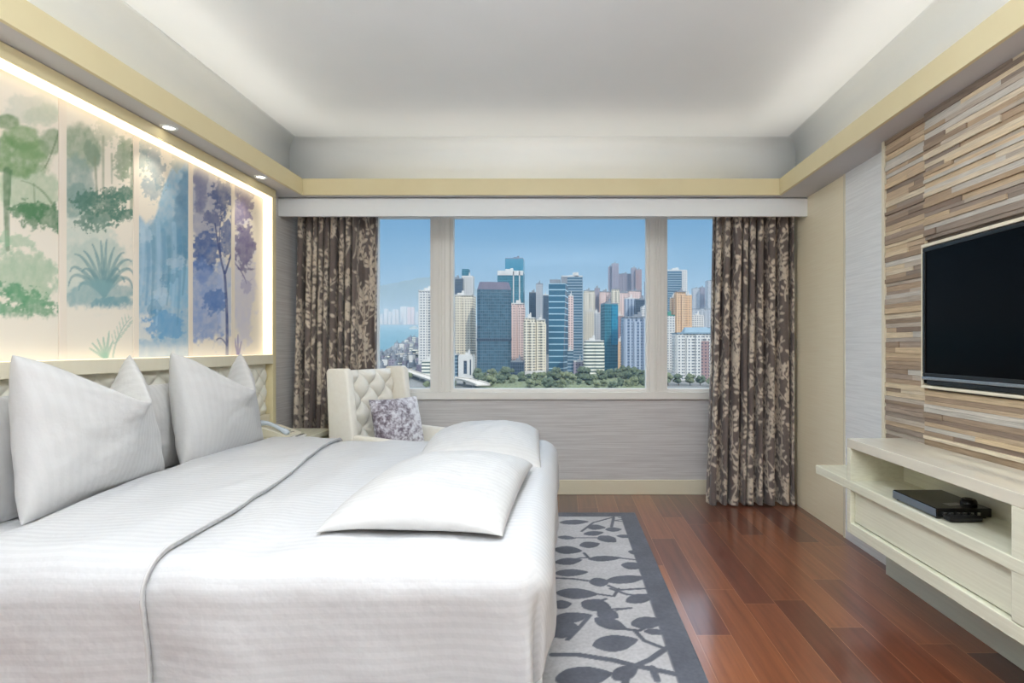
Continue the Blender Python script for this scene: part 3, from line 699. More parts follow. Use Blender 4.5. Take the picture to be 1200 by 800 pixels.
def pillow_mesh(name, w, h, th, seed, chop=0, fwd=0, n=56, bow=.07, material=None, wr=.006, sag=0, uc=0.0, parent=None, taper=0):
    """local frame: u along y (width), v along z (height), thickness along x; seam closed"""
    u = np.sin(np.linspace(-1, 1, n)*math.pi/2); U, V = np.meshgrid(u, u, indexing='ij')
    y = w/2*U*(1-bow*(1-V**2))*(1-taper*np.clip((V+1)/2, 0, 1)); z = h/2*V*(1-bow*(1-U**2)); V_ = []; Fc = []; UV = []
    prof = np.clip((1-U**2)*(1-V**2), 0, 1)**.42
    out = []
    for side in (1, -1):
        nz = (fbm(U*2.2+3*side, V*2.2, seed, 4)-.5)
        cr = np.abs(U*V)**1.2
        rid = np.sin(14*np.arctan2(V, U)+4*nz)*cr
        x = side*(th/2*prof*(1+.22*nz)+wr*rid*prof+wr*2*nz*prof)
        out.append(x)
    wtop = np.clip((V+1)/2, 0, 1)**2.0; tent = np.exp(-((np.abs(U-uc))/.62)**1.7)
    dz = -chop*wtop*tent; dx = fwd*wtop*tent
    res = []
    for x in out: res.append(np.stack([x+dx, y, z+dz-sag*(1-V**2)*0], -1))
    idx = np.zeros((2, n, n), int); V3 = []
    for s in (0, 1):
        for i in range(n):
            for j in range(n):
                if s == 1 and (i in (0, n-1) or j in (0, n-1)): idx[1, i, j] = idx[0, i, j]; continue
                idx[s, i, j] = len(V3); V3.append(res[s][i, j]); UV.append((z[i, j], y[i, j]))
    for s in (0, 1):
        for i in range(n-1):
            for j in range(n-1):
                q = (idx[s, i, j], idx[s, i+1, j], idx[s, i+1, j+1], idx[s, i, j+1]); Fc.append(q if s == 0 else q[::-1])
    o = mesh_obj(name, V3, Fc, material or M['pillow'], None, parent, True); setuv(o, UV)
    return o
def pillow(label, group, loc, rot, w, h, th, seed, **k):
    t = thing('pillow', label, 'pillow', (loc[0], loc[1], loc[2]), 0, group, local=True)
    o = pillow_mesh('pillowcase', w, h, th, seed, parent=t, **k); o.rotation_euler = rot
    return t, o
# standing pillows: rot (x roll, y lean back, z turn)
pillow('plump white pillow with a creased dent standing on the bed, nearest the camera', 'standing pillows', (-1.90, 2.19, .975), (0, math.radians(-12), math.radians(4)), .73, .60, .25, 3, chop=.25, fwd=.18, bow=.04, taper=.24, uc=.05, wr=.010)
pillow('plump white pillow with a creased dent standing at the window side of the bed', 'standing pillows', (-1.91, 3.01, .975), (0, math.radians(-12), math.radians(-2)), .68, .60, .24, 5, chop=.26, fwd=.16, bow=.04, taper=.20, uc=.05, wr=.010)
pillow('flat white pillow leaning on the headboard between the two plump pillows', 'leaning pillows', (-2.05, 2.78, .875), (0, math.radians(-6), 0), .80, .44, .14, 7, bow=.03)
pillow('flat white pillow leaning on the headboard at the left edge of the photo', 'leaning pillows', (-2.03, 1.88, .875), (0, math.radians(-7), 0), .74, .46, .15, 9, bow=.03)
# lying pillows at the foot
def lying(label, cx, cy, w, l, th, seed, rz, tilt=0):
    t = thing('pillow', label, 'pillow', (cx, cy, ZB+.012), 0, 'pillows at the foot of the bed', local=True)
    o = pillow_mesh('pillowcase', l, w, th, seed, parent=t, bow=.015, n=60, wr=.007)
    # thickness axis x -> up
    for v in o.data.vertices:
        x, y, z = v.co; v.co = (-z, y, (x*.95 if x > 0 else x*.42)+.036-.02*abs(z/(w/2))**3*abs(y/(l/2))**3)
    o.rotation_euler = (tilt, 0, rz); return t, o
lying('white pillow lying at the foot of the bed, the nearer of two', -.44, 2.07, .57, .86, .21, 21, math.radians(-3), math.radians(1.6))
lying('white pillow lying at the foot of the bed, the farther of two by the armchair', -.42, 2.95, .60, .80, .23, 25, math.radians(3), math.radians(3))

# ================================================================== rug
RX0, RX1, RY0, RY1 = -1.0, .558, .95, 4.18
xs = np.concatenate([np.arange(RX0, -.14, .03), np.arange(-.14, RX1+.001, .0055)]); ys = np.arange(RY0, RY1+.001, .0058)
Xr, Yr = np.meshgrid(xs, ys, indexing='ij')
mask = np.zeros_like(Xr)
def c2w(cx, cy):
    x = 620+cx/3.332; y = 560+cy/3.332; P = EYE/(y-VY); return ((x-VX)*P, P*F)
def leafmask(mask, X, Y, a, b_, wr, seed=0):
    ax, ay = a; bx_, by_ = b_; L = math.hypot(bx_-ax, by_-ay); w = L*wr
    x0, x1 = min(ax, bx_)-w, max(ax, bx_)+w; y0, y1 = min(ay, by_)-w, max(ay, by_)+w
    sel = (X > x0) & (X < x1) & (Y > y0) & (Y < y1)
    if not sel.any(): return
    dx, dy = (bx_-ax)/L, (by_-ay)/L; u = ((X[sel]-ax)*dx+(Y[sel]-ay)*dy)/L; v = (-(X[sel]-ax)*dy+(Y[sel]-ay)*dx)
    uu = np.clip(u, 0, 1); half = w*.5*np.sin(math.pi*uu**.85)**.75
    half = half*(1+.12*(vnoise(u*5+seed, v*20, seed)-.5))
    m = 1-sstep(-.003, .003, np.abs(v)-half); m[(u < 0) | (u > 1)] = 0
    mask[sel] = np.maximum(mask[sel], m)
def stemmask(mask, X, Y, pts, w):
    for (ax, ay), (bx_, by_) in zip(pts[:-1], pts[1:]):
        sel = (X > min(ax, bx_)-w) & (X < max(ax, bx_)+w) & (Y > min(ay, by_)-w) & (Y < max(ay, by_)+w)
        if not sel.any(): continue
        L = (bx_-ax)**2+(by_-ay)**2+1e-12; t = np.clip(((X[sel]-ax)*(bx_-ax)+(Y[sel]-ay)*(by_-ay))/L, 0, 1)
        d = np.hypot(X[sel]-ax-t*(bx_-ax), Y[sel]-ay-t*(by_-ay)); mask[sel] = np.maximum(mask[sel], 1-sstep(w*.5-.003, w*.5+.003, d))
LV = [((118,180),(234,176),.5),((224,196),(300,200),.8),((298,208),(362,206),.8),((212,226),(292,218),.6),((275,232),(338,258),.75),((340,232),(412,236),.55),((112,236),(182,242),.6),((198,272),(276,262),.8),((98,284),(208,292),.75),((230,324),(362,318),.42),((100,338),(208,326),.6),((360,346),(452,354),.8),((388,292),(452,304),.7),((98,380),(232,374),.5),((236,418),(314,410),1.0),((298,412),(458,394),.42),((104,456),(272,462),.55),((380,494),(486,462),.55),((88,506),(168,498),.9),((204,492),(322,520),.8),((268,528),(350,556),.9),((84,566),(240,542),.5),((256,556),(384,602),.55),((398,584),(528,562),.62),((60,622),(192,590),.7),((248,666),(426,640),.62),((446,608),(542,612),.5),((100,800),(326,772),.6),((80,560),(200,600),.5),((330,800),(420,740),.6)]
for k, (a, b_, w) in enumerate(LV): leafmask(mask, Xr, Yr, c2w(*a), c2w(*b_), w, k)
ST = [([(92,700),(190,700),(330,722),(420,745),(520,765),(610,785)],.032),([(400,750),(470,720),(560,658)],.03),([(395,745),(380,790),(370,830)],.03),([(480,750),(500,800)],.03),([(238,545),(190,600),(150,640)],.022),([(380,600),(430,605),(460,590)],.02),([(412,604),(450,645),(520,672)],.022),([(322,196),(330,160)],.022),([(205,214),(250,180),(330,158)],.02),([(215,300),(232,318),(205,318),(150,330)],.02),([(360,320),(430,328)],.018),([(100,398),(180,402),(250,412)],.02),([(180,240),(280,240)],.018),([(310,428),(350,445),(470,438)],.02),([(318,440),(380,462),(440,470)],.02),([(270,462),(330,470),(350,440)],.018),([(240,500),(300,480)],.02),([(320,520),(400,516),(340,524)],.014),([(350,160),(380,165),(330,172),(390,178)],.014)]
for p, w in ST: stemmask(mask, Xr, Yr, [c2w(*q) for q in p], w)
rnd = random.Random(4)
for k in range(90):     # the rest of the pattern, under the bed and towards the camera
    x, y = rnd.uniform(RX0, .4), rnd.uniform(RY0, RY1)
    if x > -.13 and y > 2.02: continue
    a = rnd.uniform(0, 6.28); L = rnd.uniform(.14, .24); leafmask(mask, Xr, Yr, (x, y), (x+L*math.cos(a), y+L*math.sin(a)), .55, k)
bord = np.maximum(sstep(RX1-.123, RX1-.119, Xr), np.maximum(sstep(RY1-.105, RY1-.101, Yr), 1-sstep(RY0+.118, RY0+.122, Yr)))
mask = np.maximum(mask, bord)
mot = fbm(Xr*9, Yr*9, 3, 4)[..., None]
cl = np.array([lin(196), lin(194), lin(195)])*(1+.25*(mot-.5)); cd = np.array([lin(99), lin(102), lin(112)])*(1+.5*(mot-.5))
colr = cl*(1-mask[..., None])+cd*mask[..., None]
M['rug'] = attr_mat('wool_pile', .95, .6, 420, .15, .16)
zz = .012-.0035*(4*mask*(1-mask))+.0008*mask
zz[0, :] = zz[-1, :] = 0.001; zz[:, 0] = zz[:, -1] = .001
rug = fast_grid('rug', np.stack([Xr, Yr, zz], -1), M['rug']); paint(rug, colr.reshape(-1, 3))
alone(rug, (0, 2.5, 0), 'slate grey bordered rug with leaf pattern beside the foot of the bed', 'rug')

# ================================================================== curtains
def vines(w, h, seed, res=.005):
    nx, ny = int(w/res)+2, int(h/res)+2
    X, Y = np.meshgrid(np.arange(nx)*res, np.arange(ny)*res, indexing='ij'); m = np.zeros_like(X); rnd = random.Random(seed)
    for k in range(int(w*h*70)):
        x, y = rnd.uniform(-.1, w), rnd.uniform(-.2, h-.1); a = math.pi/2+rnd.uniform(-.7, .7); pts = [(x, y)]
        for s in range(rnd.randint(4, 8)):
            a += rnd.uniform(-.28, .28); x += .042*math.cos(a); y += .042*math.sin(a); pts.append((x, y))
            for sd in (1, -1):
                if rnd.random() < .62:
                    aa = a+sd*rnd.uniform(.55, 1.1); L = rnd.uniform(.034, .056); bx_, by_ = x+.012*math.cos(aa), y+.012*math.sin(aa)
                    leafmask(m, X, Y, (bx_, by_), (bx_+L*math.cos(aa), by_+L*math.sin(aa)), rnd.uniform(.42, .6), k)
        stemmask(m, X, Y, pts, .009)
    return m, res
M['curtain'] = attr_mat('jacquard_curtain', .55, .25, 500, .25, .12)
def curtain(label, x0t, x1t, x0b, x1b, yc, ztop, zbot, folds, amp, seed, wide=None):
    ns, nz = 330, 300; s = np.linspace(0, 1, ns)
    rnd = np.random.RandomState(seed)
    ph = 2*math.pi*folds*s+1.1*np.sin(2*math.pi*s*2.3+seed)+.5*np.sin(2*math.pi*s*5.1)
    if wide: ph = ph-wide*sstep(.72, 1, s)*2*math.pi
    am = amp*(.75+.45*vnoise(s*folds*1.0, s*0, seed+3))
    wv = np.sin(ph); wv = np.sign(wv)*np.abs(wv)**.75
    yy = am*wv; xx = (x0t+(x1t-x0t)*s)-.0085*np.sin(2*ph)
    arc = np.concatenate([[0], np.cumsum(np.hypot(np.diff(xx), np.diff(yy)))])
    z = np.linspace(zbot, ztop, nz); S, Z = np.meshgrid(s, z, indexing='ij')
    t = (ztop-Z)/(ztop-zbot)
    x = (x0t+(x1t-x0t)*S)*(1-t)+(x0b+(x1b-x0b)*S)*t-.0085*np.sin(2*ph)[:, None]*(1-.2*t)+.010*t*np.sin((ph*.5)[:, None]+3*t)
    y = yc+(am*wv)[:, None]*(.72+.38*t)+.012*np.sin(ph*.5+1)[:, None]*t
    m, res = vines(arc[-1]+.05, ztop-zbot+.05, seed)
    iu = np.clip((arc/res), 0, m.shape[0]-2); iv = np.clip((Z[0]-zbot)/res, 0, m.shape[1]-2)
    a = iu.astype(int); fa = (iu-a)[:, None]; c = iv.astype(int); fc = (iv-c)[None, :]
    mk = (m[a][:, c]*(1-fa)+m[a+1][:, c]*fa)*(1-fc)+(m[a][:, c+1]*(1-fa)+m[a+1][:, c+1]*fa)*fc
    var = fbm(arc[:, None]*8+0*Z, Z*4, 31, 3)[..., None]
    dk = np.array([lin(112), lin(101), lin(97)])*(.8+.4*var); lt = np.array([lin(214), lin(201), lin(184)])*(.85+.3*var)
    col = dk*(1-mk[..., None])+lt*mk[..., None]
    tt = thing('curtain', label, 'curtain', ((x0b+x1b)/2, yc, zbot), 0, 'floor-length curtains')
    o = fast_grid('drape', np.stack([x, y, Z], -1), M['curtain'], tt, flip=True); paint(o, col.reshape(-1, 3))
    sm = o.modifiers.new('thickness', 'SOLIDIFY'); sm.thickness = .003
    b = MB(); b.box(x0t, x1t, yc-.012, yc+.012, ztop+.006, ztop+.022); obj('rail', b, M['white'], tt)
    return tt
curtain('dark brown leaf-patterned curtain gathered left of the window behind the armchair', -2.135, -1.50, -2.17, -1.52, 4.42, 2.405, .012, 12, .062, 2, 2.4)
curtain('dark brown leaf-patterned curtain gathered right of the window near the television wall', 1.225, 1.86, 1.175, 1.865, 4.42, 2.405, .012, 9.5, .058, 6, 1.0)

# ================================================================== nightstand, telephone
t = thing('nightstand', 'pale wood nightstand between the bed and the left curtain', 'nightstand', (-1.94, 3.86, 0))
b = MB(); b.box(-2.125, -1.765, 3.56, 4.19, .618, .655); obj('top', b, M['console'], t, .004)
b = MB(); b.box(-2.12, -1.79, 3.58, 4.17, .12, .617); obj('body', b, M['console'], t, .004)
b = MB(); b.box(-1.79, -1.772, 3.60, 4.15, .40, .60); dr = obj('drawer', b, M['console'], t, .003)
b = MB(); b.box(-1.772, -1.757, 3.82, 3.93, .49, .505); tag(obj('handle', b, M['silver'], dr, .003), 'silver pull handle')
for x in (-2.1, -1.80):
    for y in (3.60, 4.15): b = MB(); b.box(x-.015, x+.015, y-.015, y+.015, 0, .12); obj('leg', b, M['console'], t, .003)
t = thing('telephone', 'cream desk telephone with pale blue handset on the nightstand', 'telephone', (-1.97, 3.80, .655), math.radians(-8), None, local=True)
A = MB(); A.prism([(-.10, -.09), (.11, -.09), (.11, .09), (-.10, .09)], 0.0, .022, 0); 
V = A
A = MB(); n0 = 0
pts = [(-.10, .008), (-.10, .075), (-.05, .07), (.11, .022), (.11, .006)]
A.v = [(x, -.09, z) for x, z in pts]+[(x, .09, z) for x, z in pts]; A.f = [(4, 3, 2, 1, 0), (5, 6, 7, 8, 9)]+[(i, (i+1) % 5, (i+1) % 5+5, i+5) for i in range(5)]; A.m = [0]*7
obj('base', A, M['phone'], t, .004, fix=True)
b = MB(); b.tube([(-.115, -.055, .085), (-.10, -.055, .100), (-.05, -.055, .100), (0, -.055, .085), (.05, -.055, .062), (.09, -.055, .042), (.105, -.055, .030)], [.016, .021, .015, .013, .014, .021, .016], 12); obj('handset', b, M['phoneblue'], t, smooth=True)
b = MB()
for i in range(4):
    for j in range(3):
        x = .0+i*.024; z = .0475-(x)*.31+.008; b.box(x, x+.014, -.02+j*.024, -.006+j*.024, z-.004, z)
obj('keypad', b, M['silver'], t, .001)
b = MB(); b.tube([(-.10, -.06, .07), (-.12, -.09, .03), (-.06, -.115, .006), (.03, -.11, .006), (.08, -.09, .008)], .004, 8); obj('cord', b, M['phone'], t, smooth=True)
t = thing('notepad', 'small white notepad lying on the nightstand beside the telephone', 'notepad', (-1.83, 3.80, .655), math.radians(15), None, local=True)
b = MB(); b.box(-.04, .04, -.055, .055, 0, .006); obj('pages', b, M['paper'], t, .001)
b = MB(); b.tube([(-.01, -.06, .011), (.02, .05, .011)], .004, 8); obj('pen', b, M['silver'], t, smooth=True)

# ================================================================== armchair (local frame: +x is the front)
AC = thing('armchair', 'cream leather wing armchair with tufted back beside the window', 'armchair', (-1.205, 4.09, 0), math.radians(-22.2), None, local=True)
def slab(pts, y0, y1):
    n = len(pts); m = MB(); m.v = [(x, y0, z) for x, z in pts]+[(x, y1, z) for x, z in pts]
    m.f = [tuple(range(n))[::-1], tuple(range(n, 2*n))]+[(i, (i+1) % n, (i+1) % n+n, i+n) for i in range(n)]; m.m = [0]*(n+2); return m
L_ = M['leather']
obj('back_shell', slab([(-.33, .16), (-.27, .16), (-.335, 1.10), (-.385, 1.10)], -.335, .335), L_, AC, .015, fix=True, seg=3, smooth=True)
for s in (-1, 1):
    y0, y1 = (.275, .345) if s > 0 else (-.345, -.275)
    obj('wing', slab([(-.345, .16), (-.13, .16), (-.145, .60), (-.20, 1.09), (-.225, 1.125), (-.385, 1.12), (-.395, 1.09)], y0, y1), L_, AC, .016, fix=True, seg=3, smooth=True)
    obj('arm', slab([(-.14, .15), (.375, .15), (.385, .585), (.36, .625), (.33, .632), (-.15, .655)], y0-.004*(s < 0), y1+.004*(s > 0)), L_, AC, .020, fix=True, seg=3, smooth=True)
yy = np.linspace(-.278, .278, 90); z_ = np.linspace(.40, 1.105, 110); Yc, Zc = np.meshgrid(yy, z_, indexing='ij')
D = tuft(Yc, Zc-.985, .0925, .105, .36); ed = np.minimum(np.minimum(Yc+.278, .278-Yc), 1.105-Zc); D = D*sstep(-.01, .05, ed)
xb = -.285-(Zc-.40)*.066
o = fast_grid('tufted_back', np.stack([xb+.068*D, Yc, Zc+.012*D*sstep(1.03, 1.105, Zc)], -1), L_, AC, flip=False)
pb = None
for j in range(-5, 2):
    for i in range(-3, 4):
        if (i+j) % 2: continue
        y, z = i*.0925, .985+j*.105
        if abs(y) > .26 or z < .5 or z > 1.08: continue
        if pb is None: b = MB(); b.sphere((0, 0, 0), .007, .011, .011, 12, 6); pb = q = obj('button', b, M['piping'], AC, smooth=True)
        else: q = pb.copy(); C.objects.link(q); q.parent = AC
        q.location = (-.285-(z-.40)*.066+.004, y, z)
b = MB(); b.box(-.27, .36, -.272, .272, .15, .34); obj('seat_base', b, L_, AC, .02, seg=3)
b = MB(); b.box(-.24, .385, -.27, .27, .342, .465); obj('seat_cushion', b, L_, AC, .035, True, 4)
for x in (-.29, .33):
    for y in (-.30, .30):
        b = MB(); b.cyl((x, y), .016, 0, .16, 14, r1=.026); tag(obj('leg', b, M['darkbase'], AC), 'dark tapered wooden leg')
# fur cushion on the chair
m = mat('crushed_fur', rgb(150, 140, 150), .6); g = N(m); M['fur'] = m
v = g.coord('Object'); n1 = g.noise(v, 26, 6, .7); n2 = g.noise(v, 5, 2)
sp = g.n('SeparateXYZ'); g.l(v, sp.inputs[0])
mixv = g.math('ADD', g.math('ADD', g.math('MULTIPLY', n1, .95), g.math('MULTIPLY', n2, .2)), g.math('MULTIPLY', sp.outputs['Y'], .35))
g.l(g.ramp(mixv, (.40, rgb(84, 72, 82)), (.50, rgb(128, 118, 130)), (.58, rgb(190, 186, 196)), (.68, rgb(232, 232, 238))), B(m).inputs['Base Color'])
g.l(g.bump(n1, .8, .01), B(m).inputs['Normal']); B(m).inputs['Sheen Weight'].default_value = .6
ct_ = thing('cushion', 'grey and white crushed-fur cushion leaning on the armchair back', 'cushion', (-1.23, 4.075, .50), math.radians(-22.2), None, local=True)
o = pillow_mesh('cover', .42, .40, .15, 33, material=M['fur'], parent=ct_, n=40, bow=.05)
o.rotation_euler = (0, math.radians(-16), math.radians(-16)); o.location = (-.02, .03, .20)

exec_city = True
# ================================================================== outside: the city
SL = .0531; H0 = 65.0
def gz(Y): return EYE-H0+SL*Y
def wx(px, Y): return (px-VX)*Y/F
def wz(py, Y): return EYE-(py-VY)*Y/F
def facade(name, wall, glass, du, dz, fu, fz, rough=.15, var=.25, spec=.5):
    m = mat(name, wall, .6); g = N(m); t_ = g.n('TexCoord'); s = g.n('SeparateXYZ'); g.l(t_.outputs['Object'], s.inputs[0])
    u = g.math('DIVIDE', g.math('ADD', s.outputs['X'], s.outputs['Y']), du); w = g.math('DIVIDE', s.outputs['Z'], dz)
    a = g.math('LESS_THAN', g.math('FRACT', u), fu); c = g.math('LESS_THAN', g.math('FRACT', w), fz)
    ge = g.n('NewGeometry'); sn = g.n('SeparateXYZ'); g.l(ge.outputs['Normal'], sn.inputs[0]); up = g.math('LESS_THAN', g.math('ABSOLUTE', sn.outputs['Z']), .7)
    k = g.math('MULTIPLY', g.math('MULTIPLY', a, c), up)
    wn = g.n('TexWhiteNoise'); wn.noise_dimensions = '2D'; cm = g.n('CombineXYZ'); g.l(g.math('FLOOR', u), cm.inputs[0]); g.l(g.math('FLOOR', w), cm.inputs[1]); g.l(cm.outputs[0], wn.inputs['Vector'])
    vv = g.math('MULTIPLY_ADD', wn.outputs['Value'], var*2, 1-var); gc = g.n('VectorMath', operation='SCALE'); gc.inputs[0].default_value = glass[:3]; g.l(vv, gc.inputs['Scale'])
    g.l(g.mix(k, wall, gc.outputs[0]), B(m).inputs['Base Color'])
    g.l(g.math('MULTIPLY_ADD', k, rough-.7, .7), B(m).inputs['Roughness']); B(m).inputs['Specular IOR Level'].default_value = spec
    return m
FM = {
 'res_cream': facade('fac_cream', rgb(214, 204, 184), rgb(108, 108, 104), 3.2, 3.1, .5, .5),
 'res_white': facade('fac_white', rgb(204, 201, 196), rgb(104, 110, 118), 3.4, 3.1, .52, .5),
 'res_pink': facade('fac_pink', rgb(216, 190, 182), rgb(128, 116, 116), 3.4, 3.1, .5, .5),
 'res_grey': facade('fac_grey', rgb(176, 178, 182), rgb(100, 106, 116), 3.4, 3.1, .5, .52),
 'res_purple': facade('fac_purple', rgb(138, 128, 138), rgb(92, 90, 106), 3.6, 3.3, .5, .5),
 'res_brown': facade('fac_brown', rgb(150, 120, 116), rgb(96, 86, 94), 3.6, 3.3, .5, .5),
 'res_orange': facade('fac_orange', rgb(206, 170, 132), rgb(146, 124, 106), 3.6, 3.1, .45, .45),
 'white_bands': facade('fac_bands', rgb(226, 222, 208), rgb(92, 104, 100), 60, 3.6, .99, .52),
 'blue_glass': facade('fac_blueglass', rgb(92, 112, 124), rgb(56, 84, 100), 2.2, 3.6, .86, .84, .25, .25, .3),
 'dark_glass': facade('fac_darkglass', rgb(74, 86, 100), rgb(46, 60, 76), 2.4, 3.6, .8, .8, .25, .25, .3),
 'teal_glass': facade('fac_teal', rgb(70, 128, 140), rgb(36, 92, 110), 2.2, 3.6, .86, .84, .25, .2, .3),
 'cyan_glass': facade('fac_cyan', rgb(46, 138, 158), rgb(24, 112, 142), 3.0, 3.6, .86, .9, .15, .15),
 'band_glass': facade('fac_bandglass', rgb(160, 190, 204), rgb(50, 92, 114), 80, 7.2, .995, .84, .25, .08, .3),
 'line_glass': facade('fac_lineglass', rgb(140, 156, 166), rgb(62, 92, 112), 60, 3.9, .99, .66, .25, .2, .3),
 'vert_grey': facade('fac_vert', rgb(156, 166, 182), rgb(86, 100, 122), 5.2, 3.3, .46, .8, .2, .2),
 'plain_white': noisy('fac_plain_white', rgb(204, 202, 198), rgb(190, 188, 184), (.05, .05, .05), 2, .7),
 'plain_grey': noisy('fac_plain_grey', rgb(130, 134, 140), rgb(116, 120, 126), (.05, .05, .05), 2, .7),
 'plain_mauve': noisy('fac_plain_mauve', rgb(104, 96, 112), rgb(94, 88, 104), (.05, .05, .05), 2, .7),
 'roof_blue': noisy('fac_roof_blue', rgb(122, 144, 156), rgb(112, 134, 146), (.05, .05, .05), 2, .6),
 'roof_green': noisy('fac_roof_green', rgb(50, 130, 110), rgb(44, 116, 100), (.05, .05, .05), 2, .6),
}
def building(label, x0, x1, top, Y, fac, style='box', rot=0, depth=None, group='city towers', roof='plain_white', extra=None, base=None):
    cx = wx((x0+x1)/2, Y); w = (x1-x0)*Y/F; d = depth or max(14, min(w, 34)); zb = gz(Y)-2; zt = wz(top, Y); Hh = zt-zb
    t = thing('skyscraper' if Hh > 60 else 'building', label, 'building', (cx, Y+d/2, zb), math.radians(rot), group, local=True)
    if rot: w = w/(math.cos(math.radians(abs(rot)))+d/w*math.sin(math.radians(abs(rot)))) if w > 0 else w; d = min(d, w)
    hw, hd = w/2, d/2; b = MB()
    if style == 'bays':
        b.box(-hw, hw, -hd+1.5, hd-1.5, 0, Hh); nb_ = max(2, int(w/9)); 
        for k in range(nb_):
            a = -hw+w*(k+.14)/nb_; c = -hw+w*(k+.86)/nb_
            b.box(a, c, -hd, -hd+1.5, 0, Hh-(k % 2)*3.2-1); b.box(a, c, hd-1.5, hd, 0, Hh-2)
        b.box(-hw-.8, -hw, -hd*.5, hd*.5, 0, Hh-4); b.box(hw, hw+.8, -hd*.5, hd*.5, 0, Hh-4)
    elif style == 'round':
        n = 28; b.prism([(hw*math.copysign(abs(math.cos(a))**.6, math.cos(a)), hd*math.copysign(abs(math.sin(a))**.6, math.sin(a))) for a in [2*math.pi*k/n for k in range(n)]], 0, Hh)
    elif style == 'chamfer':
        c = min(hw, hd)*.3; P = [(-hw+c, -hd), (hw-c, -hd), (hw, -hd+c), (hw, hd-c), (hw-c, hd), (-hw+c, hd), (-hw, hd-c), (-hw, -hd+c)]
        b.prism(P, 0, Hh-9)
    elif style == 'slant':
        b.prism([(-hw, -hd), (hw*.45, -hd), (hw, hd), (-hw, hd)], 0, Hh, 0, [(-hw, -hd), (hw*.7, -hd), (hw, hd), (-hw, hd)])
    else: b.box(-hw, hw, -hd, hd, 0, Hh)
    obj('tower', b, FM[fac], t)
    r = MB()
    if style == 'chamfer':
        c = min(hw, hd)*.3; P = [(-hw+c, -hd), (hw-c, -hd), (hw, -hd+c), (hw, hd-c), (hw-c, hd), (-hw+c, hd), (-hw, hd-c), (-hw, -hd+c)]
        r.prism(P, Hh-9, Hh, 0, [(x*.86, y*.86) for x, y in P])
    elif style == 'slant':
        r.box(-hw*.9, hw*.2, -hd*.8, hd*.8, Hh, Hh+5); r.box(hw*.25, hw*.9, -hd, -hd+1, Hh, Hh+8); r.box(hw*.25, hw*.4, -hd*.9, hd, Hh, Hh+8)
    else:
        s_ = random.Random(int(x0*7)); r.box(-hw, hw, -hd, -hd+.6, Hh, Hh+1.4); r.box(-hw, hw, hd-.6, hd, Hh, Hh+1.4)
        r.box(-hw, -hw+.6, -hd, hd, Hh, Hh+1.4); r.box(hw-.6, hw, -hd, hd, Hh, Hh+1.4)
        k = s_.uniform(-.3, .2); r.box(hw*(k-.28), hw*(k+.32), -hd*.5, hd*.4, Hh, Hh+s_.uniform(3, 5.5)); r.box(hw*(k+.1), hw*(k+.3), -hd*.3, hd*.1, Hh, Hh+7)
    obj('rooftop', r, FM[roof], t)
    if extra: extra(t, hw, hd, Hh)
    return t
def vfins(xs_, m_='plain_white', wd=1.6):
    def f(t, hw, hd, Hh):
        for x in xs_:
            b = MB(); b.box(hw*x-wd/2, hw*x+wd/2, -hd-.8, -hd, 0, Hh); obj('fin', b, FM[m_], t)
        b = MB(); b.box(-hw, hw, -hd-.8, -hd, Hh-6, Hh+.5); obj('crown_band', b, FM[m_], t)
    return f
def base_part(h, m_, name='podium', s=1.12):
    def f(t, hw, hd, Hh):
        b = MB(); b.box(-hw*s, hw*s, -hd-2.5, hd+1, 0, h); obj(name, b, FM[m_], t)
    return f
def band_part(z0, z1, m_):
    def f(t, hw, hd, Hh):
        b = MB(); b.box(-hw-.5, hw+.5, -hd-.5, hd+.5, Hh*z0, Hh*z1); obj('mechanical_floor', b, FM[m_], t)
    return f
